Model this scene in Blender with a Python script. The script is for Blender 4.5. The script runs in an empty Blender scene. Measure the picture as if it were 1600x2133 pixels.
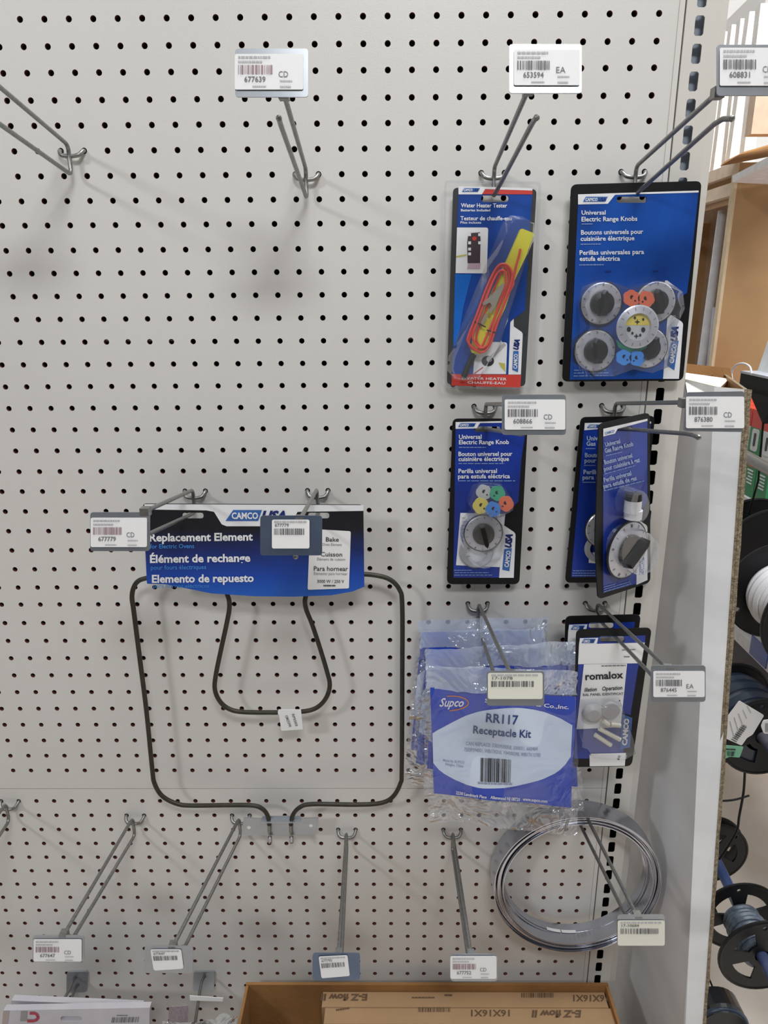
import bpy, math, random
from mathutils import Vector, Matrix
from mathutils.geometry import tessellate_polygon
random.seed(7)
sc = bpy.context.scene
COL = sc.collection
# ------------------------------------------------------------------ camera
# Work is done in inches on the pegboard's own grid (x right, y into the wall, z up,
# origin at the hole in column 15 of the top row) and turned into metres when meshes are made.
S = 0.0254
H0 = 1.777                                   # height of the origin above the floor, metres
RC = [[0.9999610151, 0.0065734019, -0.0058956453],
      [-0.0037274612, -0.2910336040, -0.9567055698],
      [-0.0080046411, 0.9566902486, -0.2909977560]]    # camera axes: right, down, forward
CC = Vector((0.009668, -33.417155, -10.898501))
FP = 1476.5754
def Wm(p): return Vector((p[0]*S, p[1]*S, H0 + p[2]*S))
cam = bpy.data.cameras.new('camera'); camo = bpy.data.objects.new('camera', cam); COL.objects.link(camo)
cam.sensor_fit = 'HORIZONTAL'; cam.sensor_width = 36.0; cam.lens = 36.0*FP/1600.0
cam.clip_start = 0.02; cam.clip_end = 100
right, down, fwd = (Vector(r) for r in RC)
m = Matrix((right, -down, -fwd)).transposed().to_4x4(); m.translation = Wm(CC)
camo.matrix_world = m
sc.camera = camo
# ------------------------------------------------------------------ world, lights, exposure
sc.view_settings.view_transform = 'Standard'; sc.view_settings.look = 'None'
sc.view_settings.gamma = 1.0; sc.view_settings.exposure = -1.27
sc.view_settings.use_curve_mapping = False
wd = bpy.data.worlds.new('world'); sc.world = wd; wd.use_nodes = True
wd.node_tree.nodes['Background'].inputs[0].default_value = (0.9, 0.96, 1.0, 1)
wd.node_tree.nodes['Background'].inputs[1].default_value = 0.16
def area(name, loc, size, sy, power, target, col=(0.965, 0.99, 1.0)):
    l = bpy.data.lights.new(name, 'AREA'); l.shape = 'RECTANGLE'; l.size = size; l.size_y = sy
    l.energy = power; l.color = col
    o = bpy.data.objects.new(name, l); COL.objects.link(o); o.location = loc
    d = (Vector(target) - Vector(loc)); o.rotation_euler = d.to_track_quat('-Z', 'Y').to_euler()
    return o
area('ceiling_light_front', Wm((8, -66, 37)), 0.55, 0.22, 38, Wm((2, 0, -22)))
area('ceiling_light_aisle', Wm((-92, -100, 50)), 0.4, 0.3, 66, Wm((0, 0, -22)))
area('ceiling_light_back', Wm((75, 45, 68)), 2.2, 2.2, 290, Wm((75, 75, -10)))
area('ceiling_light_rack', Wm((22, -12, 70)), 1.2, 0.8, 100, Wm((34, 22, -60)))

# ------------------------------------------------------------------ helpers
def lin(c):
    c = c/255.0
    return c/12.92 if c <= 0.04045 else ((c+0.055)/1.055)**2.4
MATS = {}
def mat(name, rgb, rough=0.5, metal=0.0, noise=0.0, nscale=40.0, rgb2=None, bump=0.0, bscale=200.0,
        alpha=1.0, spec=0.5, coat=0.0, stretch=None):
    if name in MATS: return MATS[name]
    mt = bpy.data.materials.new(name); mt.use_nodes = True
    nt = mt.node_tree; b = nt.nodes['Principled BSDF']
    c = (lin(rgb[0]), lin(rgb[1]), lin(rgb[2]), 1)
    b.inputs['Base Color'].default_value = c
    b.inputs['Roughness'].default_value = rough; b.inputs['Metallic'].default_value = metal
    b.inputs['Alpha'].default_value = alpha; b.inputs['Specular IOR Level'].default_value = spec
    b.inputs['Coat Weight'].default_value = coat
    tc = nt.nodes.new('ShaderNodeTexCoord'); mp = nt.nodes.new('ShaderNodeMapping')
    nt.links.new(tc.outputs['Object'], mp.inputs[0])
    if stretch: mp.inputs['Scale'].default_value = stretch
    if rgb2 is None: rgb2 = tuple(max(0, v*0.88) for v in rgb); noise = noise or 0.5
    n = nt.nodes.new('ShaderNodeTexNoise'); n.inputs['Scale'].default_value = nscale; n.inputs['Detail'].default_value = 5
    nt.links.new(mp.outputs[0], n.inputs['Vector'])
    r = nt.nodes.new('ShaderNodeMapRange'); r.inputs[1].default_value = 0.35; r.inputs[2].default_value = 0.65
    r.inputs[4].default_value = noise
    nt.links.new(n.outputs[0], r.inputs[0])
    mx = nt.nodes.new('ShaderNodeMix'); mx.data_type = 'RGBA'
    mx.inputs[6].default_value = c; mx.inputs[7].default_value = (lin(rgb2[0]), lin(rgb2[1]), lin(rgb2[2]), 1)
    nt.links.new(r.outputs[0], mx.inputs[0]); nt.links.new(mx.outputs[2], b.inputs['Base Color'])
    if bump > 0:
        n2 = nt.nodes.new('ShaderNodeTexNoise'); n2.inputs['Scale'].default_value = bscale; n2.inputs['Detail'].default_value = 4
        nt.links.new(mp.outputs[0], n2.inputs['Vector'])
        bp = nt.nodes.new('ShaderNodeBump'); bp.inputs['Strength'].default_value = bump; bp.inputs['Distance'].default_value = 0.004
        nt.links.new(n2.outputs[0], bp.inputs['Height']); nt.links.new(bp.outputs[0], b.inputs['Normal'])
    MATS[name] = mt; return mt
def film(name, rgb, opac, bump=0.0, bscale=60.0, rough=0.12, gloss=1.0, dist=.004):
    """clear plastic: transparent body with a weak tint, plus a glossy surface"""
    if name in MATS: return MATS[name]
    mt = bpy.data.materials.new(name); mt.use_nodes = True; nt = mt.node_tree; nt.nodes.clear()
    out = nt.nodes.new('ShaderNodeOutputMaterial')
    tr = nt.nodes.new('ShaderNodeBsdfTransparent'); tr.inputs[0].default_value = (0.97, 0.98, 1, 1)
    df = nt.nodes.new('ShaderNodeBsdfDiffuse'); df.inputs[0].default_value = (lin(rgb[0]), lin(rgb[1]), lin(rgb[2]), 1)
    m1 = nt.nodes.new('ShaderNodeMixShader'); m1.inputs[0].default_value = opac
    nt.links.new(tr.outputs[0], m1.inputs[1]); nt.links.new(df.outputs[0], m1.inputs[2])
    gl = nt.nodes.new('ShaderNodeBsdfGlossy'); gl.inputs['Roughness'].default_value = rough; gl.inputs[0].default_value = (1, 1, 1, 1)
    fr = nt.nodes.new('ShaderNodeLayerWeight'); fr.inputs[0].default_value = .5
    pw = nt.nodes.new('ShaderNodeMath'); pw.operation = 'POWER'; pw.inputs[1].default_value = 3.5; nt.links.new(fr.outputs['Facing'], pw.inputs[0])
    ml = nt.nodes.new('ShaderNodeMath'); ml.operation = 'MULTIPLY_ADD'; ml.inputs[1].default_value = .8*gloss; ml.inputs[2].default_value = .05*gloss; ml.use_clamp = True
    nt.links.new(pw.outputs[0], ml.inputs[0])
    m2 = nt.nodes.new('ShaderNodeMixShader')
    nt.links.new(ml.outputs[0], m2.inputs[0]); nt.links.new(m1.outputs[0], m2.inputs[1]); nt.links.new(gl.outputs[0], m2.inputs[2])
    tc = nt.nodes.new('ShaderNodeTexCoord'); n = nt.nodes.new('ShaderNodeTexNoise')
    n.inputs['Scale'].default_value = bscale; n.inputs['Detail'].default_value = 3; n.inputs['Distortion'].default_value = 1.2
    bp = nt.nodes.new('ShaderNodeBump'); bp.inputs['Strength'].default_value = bump; bp.inputs['Distance'].default_value = dist
    nt.links.new(tc.outputs['Object'], n.inputs['Vector']); nt.links.new(n.outputs[0], bp.inputs['Height'])
    nt.links.new(bp.outputs[0], gl.inputs['Normal']); nt.links.new(bp.outputs[0], fr.inputs['Normal'])
    nt.links.new(m2.outputs[0], out.inputs[0])
    MATS[name] = mt; return mt
def ramp_mat(name, stops, axis=2, rough=0.35):
    """printed colour gradient along an object axis (generated coordinates)"""
    mt = bpy.data.materials.new(name); mt.use_nodes = True; nt = mt.node_tree; b = nt.nodes['Principled BSDF']
    b.inputs['Roughness'].default_value = rough
    tc = nt.nodes.new('ShaderNodeTexCoord'); sp = nt.nodes.new('ShaderNodeSeparateXYZ'); cr = nt.nodes.new('ShaderNodeValToRGB')
    nt.links.new(tc.outputs['Generated'], sp.inputs[0]); nt.links.new(sp.outputs[axis], cr.inputs[0])
    e = cr.color_ramp.elements
    while len(e) < len(stops): e.new(0.5)
    for k, (p, c) in enumerate(stops):
        e[k].position = p; e[k].color = (lin(c[0]), lin(c[1]), lin(c[2]), 1)
    nt.links.new(cr.outputs[0], b.inputs['Base Color'])
    return mt

def ray(px, py): return (right*((px-800)/FP) + down*((py-1066.5)/FP) + fwd)
def at(px, py, y):
    d = ray(px, py); return CC + d*((y - CC.y)/d.y)
class Plane:
    def __init__(s, P, N):
        s.P = Vector(P); s.N = Vector(N).normalized()
        if s.N.dot(CC - s.P) < 0: s.N = -s.N
    def p(s, px, py, off=0.0):
        d = ray(px, py); return CC + d*((s.P - CC).dot(s.N)/d.dot(s.N)) + s.N*off
def yplane(y): return Plane((0, y, -10), (0, -1, 0))

class MB:
    def __init__(s): s.v = []; s.f = []; s.m = []; s.mats = []; s.smooth = []
    def mi(s, mt):
        if mt not in s.mats: s.mats.append(mt)
        return s.mats.index(mt)
    def add(s, vs, fs, mt, smooth=False):
        o = len(s.v); s.v.extend([Vector(v) for v in vs]); i = s.mi(mt)
        for f in fs: s.f.append([o+k for k in f]); s.m.append(i); s.smooth.append(smooth)
    def hexa(s, c8, mt):          # 4 bottom, 4 top
        s.add(c8, [(3, 2, 1, 0), (4, 5, 6, 7), (0, 1, 5, 4), (1, 2, 6, 5), (2, 3, 7, 6), (3, 0, 4, 7)], mt)
    def box(s, lo, hi, mt):
        x0, y0, z0 = lo; x1, y1, z1 = hi
        s.hexa([(x0, y0, z0), (x1, y0, z0), (x1, y1, z0), (x0, y1, z0), (x0, y0, z1), (x1, y0, z1), (x1, y1, z1), (x0, y1, z1)], mt)
    def bbox(s, lo, hi, mt, b):   # box with chamfered vertical+horizontal edges along the front outline (x,z), extruded in y
        x0, y0, z0 = lo; x1, y1, z1 = hi
        out = [(x0+b, z0), (x1-b, z0), (x1, z0+b), (x1, z1-b), (x1-b, z1), (x0+b, z1), (x0, z1-b), (x0, z0+b)]
        s.prism([Vector((x, y0, z)) for x, z in out], Vector((0, y1-y0, 0)), mt)
    def prism(s, pts, ext, mt, holes=(), side=None):
        """polygon (3-D, planar, optional holes) extruded by the vector ext"""
        loops = [list(map(Vector, pts))] + [list(map(Vector, h)) for h in holes]
        flat = [p for l in loops for p in l]; tris = tessellate_polygon(loops)
        n = len(flat); vs = flat + [p + ext for p in flat]
        s.add(vs, [tuple(t) for t in tris] + [tuple(reversed([k+n for k in t])) for t in tris], mt)
        sm = side or mt; o = 0
        for l in loops:
            k = len(l); base = len(s.v)
            s.add(l + [p + ext for p in l], [(i, (i+1) % k, k+(i+1) % k, k+i) for i in range(k)], sm)
            o += k
    def poly(s, pts, mt, holes=()):
        loops = [list(map(Vector, pts))] + [list(map(Vector, h)) for h in holes]
        flat = [p for l in loops for p in l]; tris = tessellate_polygon(loops)
        s.add(flat, [tuple(t) for t in tris], mt)
    def tube(s, pts, r, mt, n=10, closed=False, cap=True):
        pts = [Vector(p) for p in pts]; k = len(pts); rs = r if isinstance(r, (list, tuple)) else [r]*k
        vs = []; prev = None
        for i in range(k):
            a = pts[(i-1) % k] if (closed or i > 0) else pts[0]; b = pts[(i+1) % k] if (closed or i < k-1) else pts[-1]
            t = (b-a).normalized()
            if prev is None:
                u = t.orthogonal().normalized()
            else:
                u = (prev - t*prev.dot(t)); u = u.normalized() if u.length > 1e-6 else t.orthogonal().normalized()
            prev = u; w = t.cross(u)
            for j in range(n):
                a2 = 2*math.pi*j/n; vs.append(pts[i] + (u*math.cos(a2) + w*math.sin(a2))*rs[i])
        fs = []
        for i in range(k if closed else k-1):
            i2 = (i+1) % k
            for j in range(n): fs.append((i*n+j, i*n+(j+1) % n, i2*n+(j+1) % n, i2*n+j))
        s.add(vs, fs, mt, True)
        if cap and not closed:
            s.add(vs[:n], [tuple(reversed(range(n)))], mt); s.add(vs[-n:], [tuple(range(n))], mt)
    def lathe(s, c, axis, prof, mt, n=32, mts=None, smooth=False):
        """prof: (radius, height along axis) list"""
        c = Vector(c); a = Vector(axis).normalized(); u = a.orthogonal().normalized(); w = a.cross(u)
        vs = []
        for (r, h) in prof:
            for j in range(n):
                t = 2*math.pi*j/n; vs.append(c + a*h + (u*math.cos(t) + w*math.sin(t))*r)
        for i in range(len(prof)-1):
            fs = [(i*n+j, i*n+(j+1) % n, (i+1)*n+(j+1) % n, (i+1)*n+j) for j in range(n)]
            mm = mts[i] if mts else mt
            idx = sorted({q for f in fs for q in f}); mp = {q: t for t, q in enumerate(idx)}
            s.add([vs[q] for q in idx], [tuple(mp[q] for q in f) for f in fs], mm, smooth)
    def build(s, name, parent=None, origin=None):
        me = bpy.data.meshes.new(name)
        if parent is not None: o0 = Vector(parent['_o'])
        elif origin is not None: o0 = Vector(origin)
        else:
            lo = [min(v[i] for v in s.v) for i in range(3)]; hi = [max(v[i] for v in s.v) for i in range(3)]
            o0 = Vector(((lo[0]+hi[0])/2, (lo[1]+hi[1])/2, lo[2]))
        me.from_pydata([(v - o0)*S for v in s.v], [], s.f)
        for mt in s.mats: me.materials.append(mt)
        me.polygons.foreach_set('material_index', s.m); me.polygons.foreach_set('use_smooth', s.smooth)
        me.update()
        o = bpy.data.objects.new(name, me); COL.objects.link(o); o['_o'] = tuple(o0)
        if parent is not None: o.parent = parent
        else: o.location = Wm(o0)
        return o
def info(o, label=None, cat=None, group=None, kind=None):
    if label: o['label'] = label
    if cat: o['category'] = cat
    if group: o['group'] = group
    if kind: o['kind'] = kind
    return o
def thing(name, origin, label, cat, group=None):
    o = bpy.data.objects.new(name, None); COL.objects.link(o); o.location = Wm(origin); o['_o'] = tuple(origin)
    o.empty_display_size = 0.02
    return info(o, label, cat, group)

# flat lettering -------------------------------------------------------------
TC = {}
def glyphs(txt, bold, shear):
    k = (txt, bold, shear)
    if k in TC: return TC[k]
    cu = bpy.data.curves.new('lettering', 'FONT'); cu.body = txt; cu.size = 1.0; cu.resolution_u = 2
    cu.offset = bold; cu.shear = shear
    ob = bpy.data.objects.new('lettering', cu); COL.objects.link(ob)
    bpy.context.view_layer.update()
    me = bpy.data.meshes.new_from_object(ob.evaluated_get(bpy.context.evaluated_depsgraph_get()))
    vs = [(v.co.x, v.co.y) for v in me.vertices]; fs = [tuple(p.vertices) for p in me.polygons]
    bpy.data.objects.remove(ob); bpy.data.meshes.remove(me); bpy.data.curves.remove(cu)
    x0 = min(v[0] for v in vs); x1 = max(v[0] for v in vs)
    TC[k] = ([(v[0]-x0, v[1]) for v in vs], fs, x1-x0)
    return TC[k]
LAY = 0.012
class Art:
    """flat print laid on the true plane of a card; pl.p(px,py,off) gives the point on that plane"""
    def __init__(s, pl, base=0.0, wave=None): s.pl = pl; s.mb = MB(); s.base = base; s.wave = wave
    def P(s, x, y, layer):
        w = s.wave(x, y) if s.wave else 0
        return s.pl.p(x, y, s.base + LAY*layer + w)
    def poly(s, pts, mt, layer=1, holes=()):
        s.mb.poly([s.P(x, y, layer) for x, y in pts], mt, [[s.P(x, y, layer) for x, y in h] for h in holes])
    def grid(s, pts, mt, layer=1, n=18, m=14):   # 4-corner patch, subdivided
        (a, b, c, d) = pts; vs = []; fs = []
        for j in range(m+1):
            for i in range(n+1):
                u = i/n; v = j/m
                x = (a[0]*(1-u)+b[0]*u)*(1-v) + (d[0]*(1-u)+c[0]*u)*v; y = (a[1]*(1-u)+b[1]*u)*(1-v) + (d[1]*(1-u)+c[1]*u)*v
                vs.append(s.P(x, y, layer))
        for j in range(m):
            for i in range(n): q = j*(n+1)+i; fs.append((q, q+1, q+n+2, q+n+1))
        s.mb.add(vs, fs, mt, True)
    def text(s, txt, p0, p1, cap, mt, layer=3, bold=0.02, shear=0.0, flip=1):
        vs, fs, w = glyphs(txt, bold, shear)
        dx = (p1[0]-p0[0], p1[1]-p0[1]); L = math.hypot(*dx); t = (dx[0]/L, dx[1]/L); up = (t[1]*flip, -t[0]*flip)
        out = []
        for (a, b) in vs:
            x = p0[0] + t[0]*a/w*L + up[0]*b/0.7*cap; y = p0[1] + t[1]*a/w*L + up[1]*b/0.7*cap
            out.append(s.P(x, y, layer))
        s.mb.add(out, fs, mt)
    def bar(s, p0, p1, th, mt, layer=3):
        dx = p1[0]-p0[0]; dy = p1[1]-p0[1]; L = math.hypot(dx, dy); nx = -dy/L*th/2; ny = dx/L*th/2
        s.poly([(p0[0]+nx, p0[1]+ny), (p1[0]+nx, p1[1]+ny), (p1[0]-nx, p1[1]-ny), (p0[0]-nx, p0[1]-ny)], mt, layer)
    def fine(s, p0, p1, th, mt, layer=3, seed=1):      # illegible small print: a broken line
        rd = random.Random(seed); t = 0.0
        while t < 1:
            w = rd.uniform(.05, .16); e = min(1, t+w)
            s.bar((p0[0]+(p1[0]-p0[0])*t, p0[1]+(p1[1]-p0[1])*t), (p0[0]+(p1[0]-p0[0])*e, p0[1]+(p1[1]-p0[1])*e), th, mt, layer)
            t = e + .02
    def barcode(s, q, mt, layer=3, seed=3, n=26):      # q: TL TR BR BL
        rd = random.Random(seed); t = 0.0
        a, b, c, d = q
        def L(p, r, u): return (p[0]*(1-u)+r[0]*u, p[1]*(1-u)+r[1]*u)
        while t < 1:
            w = rd.choice([.5, .5, 1, 1.5])/n; e = min(1, t+w)
            s.poly([L(a, b, t), L(a, b, e), L(d, c, e), L(d, c, t)], mt, layer); t = e + rd.choice([.5, .5, 1])/n
    def disc(s, c, r, mt, layer=2, n=24, ry=None):
        ry = ry or r
        s.poly([(c[0]+r*math.cos(2*math.pi*k/n), c[1]+ry*math.sin(2*math.pi*k/n)) for k in range(n)], mt, layer)
def rounded(pts, r, n=5):
    """round the corners of a pixel polygon; r number or per-corner list"""
    out = []; k = len(pts); rs = r if isinstance(r, (list, tuple)) else [r]*k
    for i in range(k):
        p = Vector((*pts[i], 0)); a = Vector((*pts[i-1], 0)); b = Vector((*pts[(i+1) % k], 0)); rr = rs[i]
        if rr <= 0: out.append(pts[i]); continue
        ua = (a-p); ub = (b-p); rr = min(rr, ua.length*.49, ub.length*.49); A = p+ua.normalized()*rr; B = p+ub.normalized()*rr
        for j in range(n+1):
            t = j/n; q = A*(1-t)**2 + p*2*t*(1-t) + B*t*t; out.append((q.x, q.y))
    return out
def slab(pl, pts, th, mt, holes=(), off=0.0, side=None):
    mb = MB()
    mb.prism([pl.p(x, y, off) for x, y in pts], -pl.N*th, mt, [[pl.p(x, y, off) for x, y in h] for h in holes], side)
    return mb
def ell(cx, cy, rx, ry, n=20, a0=0): return [(cx+rx*math.cos(a0+2*math.pi*k/n), cy+ry*math.sin(a0+2*math.pi*k/n)) for k in range(n)]
def slot_px(cx, cy, w, h, n=5):
    return rounded([(cx-w/2, cy-h/2), (cx+w/2, cy-h/2), (cx+w/2, cy+h/2), (cx-w/2, cy+h/2)], h*.48, n)
def spline(pts, n=8, closed=False):
    pts = [Vector(p) for p in pts]; k = len(pts); out = []
    for i in range(k if closed else k-1):
        p0 = pts[(i-1) % k] if closed or i > 0 else pts[0]*2-pts[1]; p1 = pts[i]; p2 = pts[(i+1) % k]
        p3 = pts[(i+2) % k] if closed or i < k-2 else pts[-1]*2-pts[-2]
        for j in range(n):
            t = j/n; out.append(0.5*((2*p1)+(p2-p0)*t+(2*p0-5*p1+4*p2-p3)*t*t+(3*p1-p0-3*p2+p3)*t**3))
    if not closed: out.append(pts[-1])
    return out
# ------------------------------------------------------------------ materials
M_wall = mat('enamel_offwhite', (216, 213, 210), .42, noise=.5, nscale=2.2, rgb2=(207, 204, 199), bump=.05, bscale=900)
M_hole = mat('hardboard_brown', (104, 56, 50), .9)
M_back = mat('dark_hardboard', (70, 36, 32), .95)
M_upr = mat('enamel_upright', (214, 210, 204), .4, noise=.5, nscale=3, rgb2=(203, 198, 190))
M_zinc = mat('zinc_wire', (150, 150, 148), .38, .85, noise=.6, nscale=300, rgb2=(122, 122, 118))
M_plate = mat('galvanised_plate', (178, 182, 188), .3, .75, noise=.5, nscale=30, rgb2=(158, 164, 174))
M_plate2 = mat('blued_plate', (112, 126, 150), .34, .7, noise=.5, nscale=30, rgb2=(96, 108, 132))
M_paper = mat('sticker_paper', (236, 235, 236), .5, rgb2=(228, 227, 228))
M_ivory = mat('ivory_sticker', (230, 228, 216), .5, rgb2=(222, 220, 208))
M_inkr = mat('thermal_ink', (160, 132, 138), .6); M_inkg = mat('grey_ink', (112, 110, 114), .6)
M_inkl = mat('pale_ink', (186, 184, 186), .6)
M_black = mat('card_black', (20, 20, 23), .45, spec=.3); M_dgrey = mat('card_dark_grey', (62, 63, 66), .45, spec=.3)
M_blue = mat('print_blue', (22, 72, 160), .35, noise=1, nscale=22, rgb2=(18, 58, 138), coat=.4)
M_blueL = mat('print_bright_blue', (20, 104, 200), .35, coat=.4)
M_navy = mat('print_navy', (22, 44, 112), .35); M_white = mat('print_white', (232, 232, 236), .45, rgb2=(224, 224, 230))
M_logo = mat('logo_blue', (58, 104, 176), .4); M_red = mat('print_red', (204, 66, 58), .4, rgb2=(196, 60, 54))
M_fine = mat('fine_print', (120, 146, 200), .5); M_ink = mat('ink_black', (40, 40, 46), .6)
M_sky = mat('print_light_blue', (70, 140, 220), .5)
M_kraft = mat('kraft_board', (158, 114, 66), .85, noise=.8, nscale=18, rgb2=(138, 96, 52), bump=.15, bscale=400)
M_kraftp = mat('filter_carton', (176, 142, 106), .8, noise=.6, nscale=10, rgb2=(164, 130, 94))
M_mdf = mat('mdf_board', (196, 158, 112), .75, noise=.7, nscale=9, rgb2=(184, 146, 104))
M_mdfedge = mat('banded_edge', (236, 214, 178), .6); M_cream = mat('cream_rail', (240, 218, 192), .6)
M_pvc = mat('white_pvc', (232, 234, 240), .3); M_trim = mat('white_moulding', (246, 244, 240), .5)
M_carton = mat('white_carton', (226, 226, 228), .6, noise=.7, nscale=5, rgb2=(208, 208, 210), stretch=(1, 1, 3))
M_cutedge = mat('corrugated_cut_edge', (150, 136, 112), .9, noise=1, nscale=260, rgb2=(104, 90, 70), bump=.6, bscale=500)
M_floor = mat('sealed_floor', (226, 218, 210), .5, noise=.8, nscale=6, rgb2=(212, 198, 182))
M_blkpl = mat('black_plastic', (17, 18, 21), .5, spec=.35); M_blkm = mat('black_enamel', (9, 9, 11), .6, spec=.25)
M_steel = mat('bright_steel_strip', (196, 198, 208), .22, .95, noise=.5, nscale=12, rgb2=(150, 152, 160))
M_elem = mat('element_sheath', (62, 58, 50), .5, .4, noise=.6, nscale=120, rgb2=(48, 44, 38))
M_clear = film('clear_blister', (236, 238, 242), .05, bump=.05, bscale=25, rough=.06, gloss=1.2)
M_bag = film('poly_bag', (210, 216, 230), .16, bump=1.0, bscale=20, rough=.12, gloss=2.2, dist=.03)
M_bagm = film('milky_bag', (206, 218, 242), .5, bump=1.0, bscale=16, rough=.14, gloss=2.2, dist=.035)
# ------------------------------------------------------------------ floor, walls, ceiling
def struct(name, mb): o = mb.build(name); o['kind'] = 'structure'; return o
b = MB(); b.box((-160, -190, -71), (170, 215, -69.96), M_floor); struct('floor', b)
b = MB(); b.box((-160, 150, -69.9), (170, 154, 74), mat('far_wall_paint', (240, 240, 240), .7, noise=.1, nscale=3)); struct('wall_back', b)
b = MB(); b.box((166, -190, -69.9), (170, 149.9, 74), MATS['far_wall_paint']); struct('wall_right', b)
b = MB(); b.box((-160, -190, 74.1), (170, 216, 77), mat('ceiling_paint', (244, 244, 242), .8, noise=.1, nscale=3)); struct('ceiling', b)
# ------------------------------------------------------------------ pegboard
RZ = [0.0, -.975, -1.93, -2.943, -3.897, -4.867, -5.853, -6.842, -7.828, -8.862, -9.831, -10.816, -11.817, -12.832, -13.848,
      -14.863, -15.876, -16.9, -17.923, -18.949, -19.949, -20.969, -21.994, -23.012, -24.03, -25.03, -25.977, -27.02, -28.043,
      -29.057, -30.072, -31.084, -32.097, -33.096, -34.086, -35.062, -36.019]
def lz(i): return -38.045 - .9735*i                  # rows of the lower board
def cx_(c): return c - 15.0
BT = .19; HR = .125; SEAM = -37.2
def pegboard(name, zs, ztop, zbot, label, col0=-13, col1=26, xr=12.02):
    mb = MB(); N = 16
    xs = [cx_(c) for c in range(col0, col1+1)]
    xe = [xs[0]-.7] + [(a+c)/2 for a, c in zip(xs, xs[1:])] + [xr]
    ze = [ztop] + [(a+c)/2 for a, c in zip(zs, zs[1:])] + [zs[-1]-.5]
    V = []; F1 = []; F2 = []
    for j, z in enumerate(zs):
        for i, x in enumerate(xs):
            o = len(V); x0, x1, z1, z0 = xe[i], xe[i+1], ze[j], ze[j+1]
            for k in range(N):
                a = 2*math.pi*k/N; c, s = math.cos(a), math.sin(a); q = max(abs(c), abs(s))
                c2, s2 = c/q, s/q
                V.append((x + (x1-x if c2 > 0 else x-x0)*c2, 0, z + (z1-z if s2 > 0 else z-z0)*s2))
            for k in range(N):
                a = 2*math.pi*k/N; V.append((x+HR*math.cos(a), 0, z+HR*math.sin(a)))
            for k in range(N):
                a = 2*math.pi*k/N; V.append((x+HR*math.cos(a), BT, z+HR*math.sin(a)))
            for k in range(N):
                k2 = (k+1) % N
                F1.append((o+k, o+k2, o+N+k2, o+N+k)); F2.append((o+N+k, o+N+k2, o+2*N+k2, o+2*N+k))
    mb.add(V, F1, M_wall); mb.add(V, F2, M_hole)
    # drop the duplicate vertices of the second add: keep as is (cheap)
    if zbot < ze[-1]: mb.add([(xe[0], 0, ze[-1]), (xr, 0, ze[-1]), (xr, 0, zbot), (xe[0], 0, zbot)], [(0, 1, 2, 3)], M_wall)
    x0 = xe[0]; zt = ztop; zb = min(zbot, ze[-1])
    mb.add([(x0, 0, zt), (xr, 0, zt), (xr, BT, zt), (x0, BT, zt)], [(3, 2, 1, 0)], M_wall)
    mb.add([(x0, 0, zb), (xr, 0, zb), (xr, BT, zb), (x0, BT, zb)], [(0, 1, 2, 3)], M_wall)
    mb.add([(xr, 0, zt), (xr, 0, zb), (xr, BT, zb), (xr, BT, zt)], [(0, 1, 2, 3)], M_wall)
    mb.add([(x0, 0, zt), (x0, 0, zb), (x0, BT, zb), (x0, BT, zt)], [(3, 2, 1, 0)], M_wall)
    o = mb.build(name); return info(o, label, 'pegboard')
up = [2.95, 1.97, .985] + RZ
pegboard('pegboard_panel', up, 3.5, SEAM, 'off-white enamelled pegboard panel, the tall upper one with the empty rows of holes')
lo = [lz(i) for i in range(0, 24)]
pegboard('pegboard_panel', lo, SEAM-.045, -66, 'off-white pegboard panel below the horizontal seam, behind the kraft box')
# gondola shell behind and beside the boards
b = MB()
b.box((-30, 2.6, -69.9), (13.55, 2.8, 3.6), M_back); b.box((-30, .2, 3.52), (13.4, 2.8, 3.9), M_back)
b.box((-30.2, .2, -69.9), (-29.9, 2.8, 3.9), M_back)
b.build('gondola_back'); info(bpy.data.objects['gondola_back'], 'dark hardboard back of the shelving unit seen only through the peg holes', 'shelving back')
# pale stiffener rail caught behind the row-13 holes
z13 = RZ[13]
b = MB(); b.box((-13.6, .25, z13+.0), (-9.4, .5, z13+.5), M_trim)
info(b.build('stiffener_rail'), 'short pale rail glimpsed behind a few left-hand holes midway up the board', 'rail')
b = MB(); b.box((-2.6, .25, z13+.03), (3.4, .5, z13+.5), M_trim)
info(b.build('stiffener_rail'), 'pale rail glimpsed behind the holes just left of the yellow tester pack', 'rail')
# slotted upright
t = thing('slotted_upright', (13.0, 0, -69.9), 'cream slotted steel upright at the right edge of the pegboard', 'upright')
mb = MB()
mb.box((12.08, -.03, -69.9), (12.48, .01, 3.5), M_upr); mb.box((12.86, -.03, -69.9), (13.42, .01, 3.5), M_upr)
z = 2.55; ztop = 3.5
while z > -66:
    mb.box((12.48, -.03, z+.36), (12.86, .01, ztop), M_upr)
    for xx, sg in ((12.48, 1), (12.86, -1)):          # rounded slot corners
        for zz, sz in ((z+.36, -1), (z-.36, 1)):
            mb.prism([(xx, -.03, zz), (xx+sg*.07, -.03, zz), (xx, -.03, zz+sz*.07)], Vector((0, .04, 0)), M_upr)
    ztop = z-.36; z -= 1.0 if z > -10 else .992
mb.box((12.48, -.03, -69.9), (12.86, .01, ztop), M_upr)
mb.box((12.08, .01, -69.9), (12.14, 1.5, 3.5), M_upr)
mb.hexa([(13.42, -.03, -69.9), (13.82, .12, -69.9), (13.82, .22, -69.9), (13.42, .01, -69.9), (13.42, -.03, 3.5), (13.82, .12, 3.5), (13.82, .22, 3.5), (13.42, .01, 3.5)], M_upr)
mb.box((13.76, .2, -69.9), (13.82, 2.6, 3.5), M_upr)
mb.box((13.56, .23, -69.9), (13.75, 2.85, 3.5), M_back)  # dark liner added inside to block light, so the slots stay dark
mb.build('channel', t)
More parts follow.
